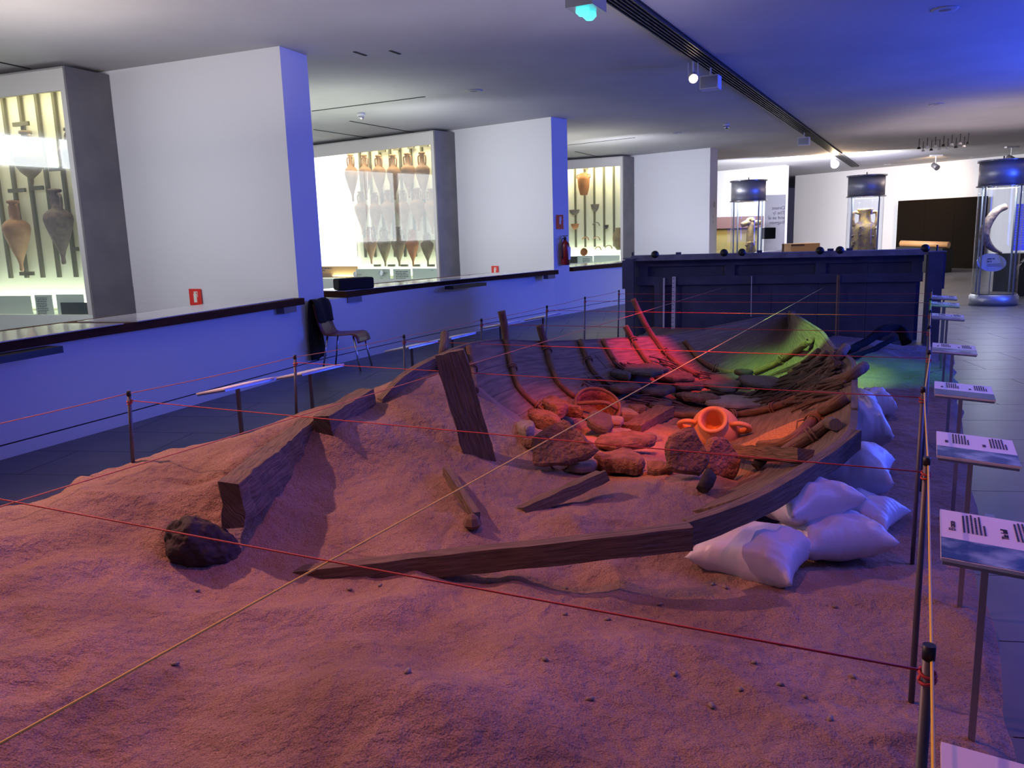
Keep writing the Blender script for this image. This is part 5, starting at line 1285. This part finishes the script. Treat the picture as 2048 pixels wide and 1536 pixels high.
# ------------------------------------------------------------------ tall glass cylinders
def cylinder_case(c, label, kind):
    c = Vector((c[0], c[1], 0)); R = .385; H = 2.62
    r = thing('cylinder_case', c, label, 'display case', 'tall glass cylinders at the far end')
    G().lathe([(R + .02, 0), (R + .02, .17), (R, .18), (R, .20)], c, 40).make('plinth', M['drum'], r, True)
    G().lathe([(R * .96, .20), (R * .96, .215)], c, 40).make('plinth_ring', M['black'], r, True)
    nseg = 48
    vs = []; 
    for z in (.20, H - .46):
        for k in range(nseg): vs.append(c + Vector((math.cos(2 * math.pi * k / nseg) * (R - .01), math.sin(2 * math.pi * k / nseg) * (R - .01), z)))
    mesh('glass_tube', vs, [(k, (k + 1) % nseg, nseg + (k + 1) % nseg, nseg + k) for k in range(nseg)], M['cylglass'], r, True)
    for k in range(4):
        a = math.radians(20 + 90 * k); p = c + Vector((math.cos(a), math.sin(a), 0)) * (R + .0)
        G().obox(p + Vector((0, 0, (H - .26) / 2)), (math.cos(a) * .008, math.sin(a) * .008, 0), (-math.sin(a) * .016, math.cos(a) * .016, 0), (0, 0, (H - .66) / 2)).make('metal_upright', M['bluemetal'], r)
    G().lathe([(R + .03, H - .47), (R + .03, H - .45), (R, H - .45), (R, H - .46)], c, 40).make('lower_flange', M['steel'], r, True)
    G().lathe([(R, H - .46), (R, H - .03), (.02, H - .03)], c, 40).make('cap_drum', M['drum'], r, True)
    G().lathe([(R + .035, H - .03), (R + .035, H), (.03, H)], c, 40).make('cap_lid', M['steel'], r, True)
    G().tube([c + Vector((0, 0, H)), c + Vector((0, 0, H + .07))], .012, 8).make('eye_bolt', M['black'], r)
    area('case_light', (c.x, c.y, H - .475), (c.x, c.y + .001, 0), .45, .45, (.85, .90, 1.0), 48)
    return c
cC = cylinder_case((9.05, 15.05), 'right hand glass cylinder holding a curved tusk, nearest of the three', 0)
cB_ = cylinder_case((7.99, 18.3), 'middle glass cylinder holding an encrusted amphora', 1)
cA_ = cylinder_case((5.55, 18.9), 'left glass cylinder holding a yellow encrusted anchor, behind the grey box', 2)
# tusk
yC = cC.y
pts = [AY(2012, 413, yC), AY(1996, 420, yC), AY(1983, 435, yC), AY(1972, 455, yC), AY(1969, 472, yC), AY(1975, 487, yC), AY(1987, 499, yC), AY(2003, 506, yC)]
sp = spline(pts, 4); G().tube(sp, [.055 + .03 * math.sin(math.pi * min(1, i / len(sp) * 1.0)) if i < len(sp) * .6 else .085 * (1 - (i / len(sp) - .6) / .4 * .85) for i in range(len(sp))], 12, True, .2).top('tusk', M['tusk'], 'brown mottled curved tusk standing in the right glass cylinder', 'tusk', None, True)
p = AY(1983, 525, yC - .1); r = thing('oval_label', p, 'oval clear label plate on a stem inside the right glass cylinder', 'label')
G().lathe([(.27, -.004), (.27, .004)], p, 32, (0, -1, .25)).make('plate', M['bluemetal'], r); r.children[0].data.transform(Matrix.Diagonal((1, 1, .62, 1)))
textlines('text_heading', M['ink'], r, p + Vector((-.10, -.03, .07)), (1, 0, 0), (0, .05, 1), .16, 2, .05, .02, .2, 6)
textlines('text_block', M['ink'], r, p + Vector((-.10, -.03, -.03)), (1, 0, 0), (0, .05, 1), .28, 4, .03, .009, .2, 4)
G().tube([p + Vector((0, .01, -.16)), Vector((p.x, p.y + .01, .215))], .008, 8).make('stem', M['steel'], r)
# encrusted amphora
yB = cB_.y; bz = .3; c = Vector((cB_.x, cB_.y, bz)); r = thing('encrusted_amphora', c, 'amphora thick with shells and crust in the middle glass cylinder', 'amphora')
g = G(); prof = [(.10, 0), (.24, .1), (.27, .5), (.27, .9), (.26, 1.15), (.22, 1.25), (.13, 1.32), (.12, 1.5), (.16, 1.56), (.16, 1.6)]
g.lathe(prof, c, 28); 
for i, v in enumerate(g.v):
    d = Vector((v.x - c.x, v.y - c.y, 0)); k = 1 + .25 * noise.noise(v * 8) + .15 * noise.noise(v * 22); g.v[i] = Vector((c.x + d.x * k, c.y + d.y * k, v.z))
o = g.make('body', M['crust'], r, True)
for sg in (-1, 1): G().tube(spline([c + Vector((sg * a, 0, b)) for a, b in ((.12, 1.5), (.24, 1.52), (.27, 1.4), (.23, 1.22))], 5), .035, 8, True, .5).make('handle', M['crust'], r, True)
rs2 = random.Random(9)
for k in range(26):
    a = rs2.uniform(math.pi, 2 * math.pi); z = rs2.uniform(.3, 1.2); q = c + Vector((math.cos(a) * .28, math.sin(a) * .28, z))
    rock('shell', q, (.03, .03, .02), a, (rs2.random(), rs2.random()), M['palestone'], None, rough=.3, seed=k, sub=1, parent=r)
# anchor / pipe with crust
c = Vector((cA_.x - .0, cA_.y, .3)); yA = c.y; r = thing('encrusted_anchor', c, 'yellow crusted anchor stock shaped like a cross in the left glass cylinder', 'anchor')
G().tube([AY(1503, 505, yA), AY(1501, 480, yA), AY(1500, 465, yA), AY(1503, 450, yA), AY(1503, 440, yA)], [.11, .085, .075, .08, .06], 12, True, .4).make('shaft', M['crust'], r, True)
G().tube([AY(1483, 451, yA), AY(1494, 446, yA), AY(1506, 446, yA), AY(1521, 445, yA)], [.055, .07, .07, .055], 10, True, .3).make('stock', M['crust'], r, True)
rock('crust_knob', AY(1502, 440, yA), (.09, .07, .06), 0, (0, 0), M['crust'], None, rough=.4, seed=4, parent=r)
rock('crust_knob', AY(1500, 488, yA), (.10, .08, .09), 0, (0, 0), M['crust'], None, rough=.4, seed=5, parent=r)

# ------------------------------------------------------------------ far hall
P0, N0 = np.array([fw0.x, fw0.y, 0.]), np.array([-fd.y, fd.x, 0.]); N0 = N0 if N0[1] < 0 else -N0
def fwall(px, py, d): return atplane(px, py, P0 + N0 * d, N0)
a = fwall(1798, 402, .25); b = fwall(1975, 393, .25); zt = a.z
r = thing('black_partition', (a + b) / 2 - Vector((0, 0, (a.z + b.z) / 2)), 'black brown partition standing before the far white wall', 'partition')
A0, B0 = Vector((a.x, a.y, 0)), Vector((b.x, b.y, 0)); dd = (B0 - A0)
for k in range(3): G().obox(A0 + dd * (k + .5) / 3 + Vector((0, 0, zt / 2)), dd / 6 * .995, Vector(N0) * .05, (0, 0, zt / 2)).make('partition_panel', M['blackpanel'], r)
a = fwall(1802, 487, 3.0); b = fwall(1898, 490, 3.0)
r = thing('wooden_pole', (a + b) / 2, 'long pale wooden pole on a black stand before the black partition', 'pole')
G().tube([a, b], .10, 12).make('pole', M['lightwood'], r, True)
m_ = (a + b) / 2; G().obox((m_.x, m_.y, m_.z / 2 - .05), (b - a) * .48, Vector(N0) * .3, (0, 0, m_.z / 2 - .05)).make('black_stand', M['matblack'], r)
a = aty(1582, 492, 24); b = aty(1640, 490, 24); r = thing('wooden_bench', Vector(((a.x + b.x) / 2, 24, 0)), 'orange brown wooden counter seen over the top of the grey box', 'counter')
G().box(a.x, b.x, 24, 24.8, .0, a.z + .06).make('counter_body', M['lightwood'], r); G().box(a.x, a.x + (b.x - a.x) * .45, 23.97, 24.0, a.z - .0, a.z + .04).make('dark_inset', M['brownband'], r)
# case between the third and fourth pillar
p3 = Vector((5.67, 22.17, 0)); p4 = Vector((9.55, 28.22, 0)); q4 = Vector((7.78, 30.08, 0)); d4 = (q4 - p4).normalized()
yv = 27.5
x0, x1 = aty(1428, 470, yv).x, aty(1562, 470, yv).x
r = thing('wall_case', Vector(((x0 + x1) / 2, yv, 0)), 'ochre lined low display case under a red brown board between the far pillars', 'display case')
z0_, z1_, z2_ = aty(1450, 500, yv).z - .5, aty(1450, 457, yv).z, aty(1450, 434, yv).z
G().box(x0, x1 - .6, yv, yv + .5, 0, z0_).make('case_base', M['lightwood'], r)
G().box(x0, x1 - .6, yv + .45, yv + .5, z0_, z1_).make('lining', M['yellowcase'], r)
G().box(x0, x1 - .6, yv - .02, yv + .5, z1_, z2_).make('top_board', M['brownband'], r)
G().box(x0, x1 - .6, yv - .02, yv, z0_, z1_).make('glass_pane', M['glass'], r)
area('case_light', ((x0 + x1) / 2 - .5, yv + .2, z1_ - .03), ((x0 + x1) / 2 - .5, yv + .2, 0), 1.5, .3, (1, .8, .45), 12)
ym = 19.9
a, b = aty(1531, 390, ym), aty(1568, 502, ym)
r = thing('glass_text_screen', Vector(((a.x + b.x) / 2, ym, b.z - .4)), 'smoked glass screen with mirrored lettering right of the left glass cylinder', 'glass screen')
G().box(a.x, b.x, ym, ym + .012, b.z - .4, a.z).make('glass_sheet', M['smoked'], r)
text_mesh('lettering', 'Orient\nThe ly\nand se al\nfragmen', .115, M['ink'], r, (b.x - .01, ym - .01, aty(1560, 419, ym).z), (-1, 0, 0), (0, 0, 1))
G().box(a.x + .06, b.x - .12, ym + .3, ym + .5, aty(1540, 478, ym).z, aty(1540, 455, ym).z).make('dark_monitor', M['matblack'], r)
# small lettering on the third pillar
f3p = (Vector((5.67, 22.17, 0)) - Vector((5.36, 21.73, 0))).normalized(); n3 = Vector((f3p.y, -f3p.x, 0))
pq = atplane(1429, 412, np.array(Vector((5.36, 21.73, 0)) + n3 * .02), np.array(n3)); 
o = text_mesh('pillar_lettering', '@\n\ni\nl', .16, M['ink'], None, pq - f3p * .1, f3p, (0, 0, 1)); tag(o, 'small grey lettering on the third pillar', 'lettering')
# blue backlit board at the right edge, its plinth and a dark hand
yy = 16.6
a, b = aty(2034, 380, yy), aty(2075, 508, yy)
r = thing('blue_text_board', Vector(((a.x + b.x) / 2, yy, b.z)), 'glowing blue text board at the right edge behind the tusk cylinder', 'panel')
a2_, b2_ = aty(2033, 408, yy), aty(2075, 500, yy)
G().box(a2_.x, b2_.x + .5, yy + .03, yy + .05, b2_.z, a2_.z).make('lit_board', M['blueboard'], r)
G().box(a.x - .02, b.x + .5, yy, yy + .01, b.z, a.z + .05).make('glass_sheet', M['cylglass'], r)
textlines('text_block', M['mint'], r, Vector((a2_.x + .03, yy + .028, a2_.z - .05)), (1, 0, 0), (0, 0, 1), .5, 16, .05, .012, .1, 3)
a, b = aty(2030, 510, yy), aty(2060, 560, yy)
G().box(a.x - .05, a.x + .9, yy - .05, yy + .6, 0, aty(2030, 508, yy).z).top('black_plinth', M['matblack'], 'black plinth under the glowing blue text board', 'plinth')
yy = 15.9; r = thing('bronze_hand', aty(2040, 545, yy), 'dark bronze forearm and hand reaching in at the right edge', 'sculpture')
G().tube(spline([aty(2075, 500, yy), aty(2056, 515, yy), aty(2042, 528, yy)], 4), [.055] * 4 + [.045] * 3 + [.038] * 2, 10, True, .1).make('forearm', M['bronze'], r, True)
G().tube(spline([aty(2043, 527, yy), aty(2038, 532, yy), aty(2037, 538, yy)], 4), [.04] * 5 + [.045] * 4, 10, True, .1, flat=.6).make('palm', M['bronze'], r, True)
for k in range(4): G().tube(spline([aty(2035 + k * 1.8, 537, yy), aty(2035 + k * 1.9, 542, yy), aty(2036 + k * 1.6, 547 - abs(k - 1), yy + .03)], 3), [.011] * 4 + [.008] * 3, 7).make('finger', M['bronze'], r, True)
G().tube(spline([aty(2041, 531, yy), aty(2045, 536, yy), aty(2044, 541, yy)], 3), .011, 7).make('thumb', M['bronze'], r, True)
# exhibition fittings hung from the far ceiling
r = thing('ceiling_fittings', atz(1890, 292, 3.5), 'row of tiny spot fittings hung on wires from the far ceiling', 'lamp')
for i in range(13):
    px = 1838 + i * 8.2; py = 297 - i * .9 + (3 if i % 2 else -3); p = atz(px, py, 3.42)
    G().tube([p, p + Vector((0, 0, .2))], .008, 5).make('wire', M['black'], r); G().lathe([(.03, 0), (.045, -.05)], p, 8).make('lamp_head', M['lampwhite'] if i % 3 else M['black'], r)
for (px, py, lab) in ((1871, 333, 'dark lamp head hanging from the ceiling before the far wall'), (2022, 318, 'lamp with a flat bracket above the right glass cylinder')):
    p = atz(px, py, 3.3); r = thing('ceiling_lamp', p, lab, 'lamp')
    G().obox(p + Vector((0, 0, .33)), (.18, 0, 0), (0, .06, 0), (0, 0, .02)).make('bracket', M['lampwhite'], r)
    G().tube([p + Vector((0, 0, .31)), p + Vector((0, 0, .1))], .02, 8).make('stem', M['lampwhite'], r)
    G().lathe([(.08, -.12), (.09, .1)], p, 12, (.2, -.8, -.5)).make('lamp_head', M['greymetal'], r, True)
spot('far_wall_spot_light', (13.6, 26.0, 3.5), (14.6, 30.2, 2.4), (1.0, .62, .34), 420, 80, .9, .1)
area('far_hall_light', (9.5, 24.5, 3.2), (12.5, 31.0, 1.6), 3.0, 1.0, (.96, .94, 1.0), 520)
area('far_hall_light', (13.0, 19.0, 3.55), (13.0, 19.0, 0), 4.0, 3.0, (1.0, .78, .68), 90)
area('added_pillar_fill', (13.5, 23.5, 2.2), (9.6, 28.4, 1.8), 1.0, 1.0, (0.42, 0.36, 1.0), 60, 90)  # unseen fill added to lift the dark side of the fourth pillar
bpy.context.view_layer.update()
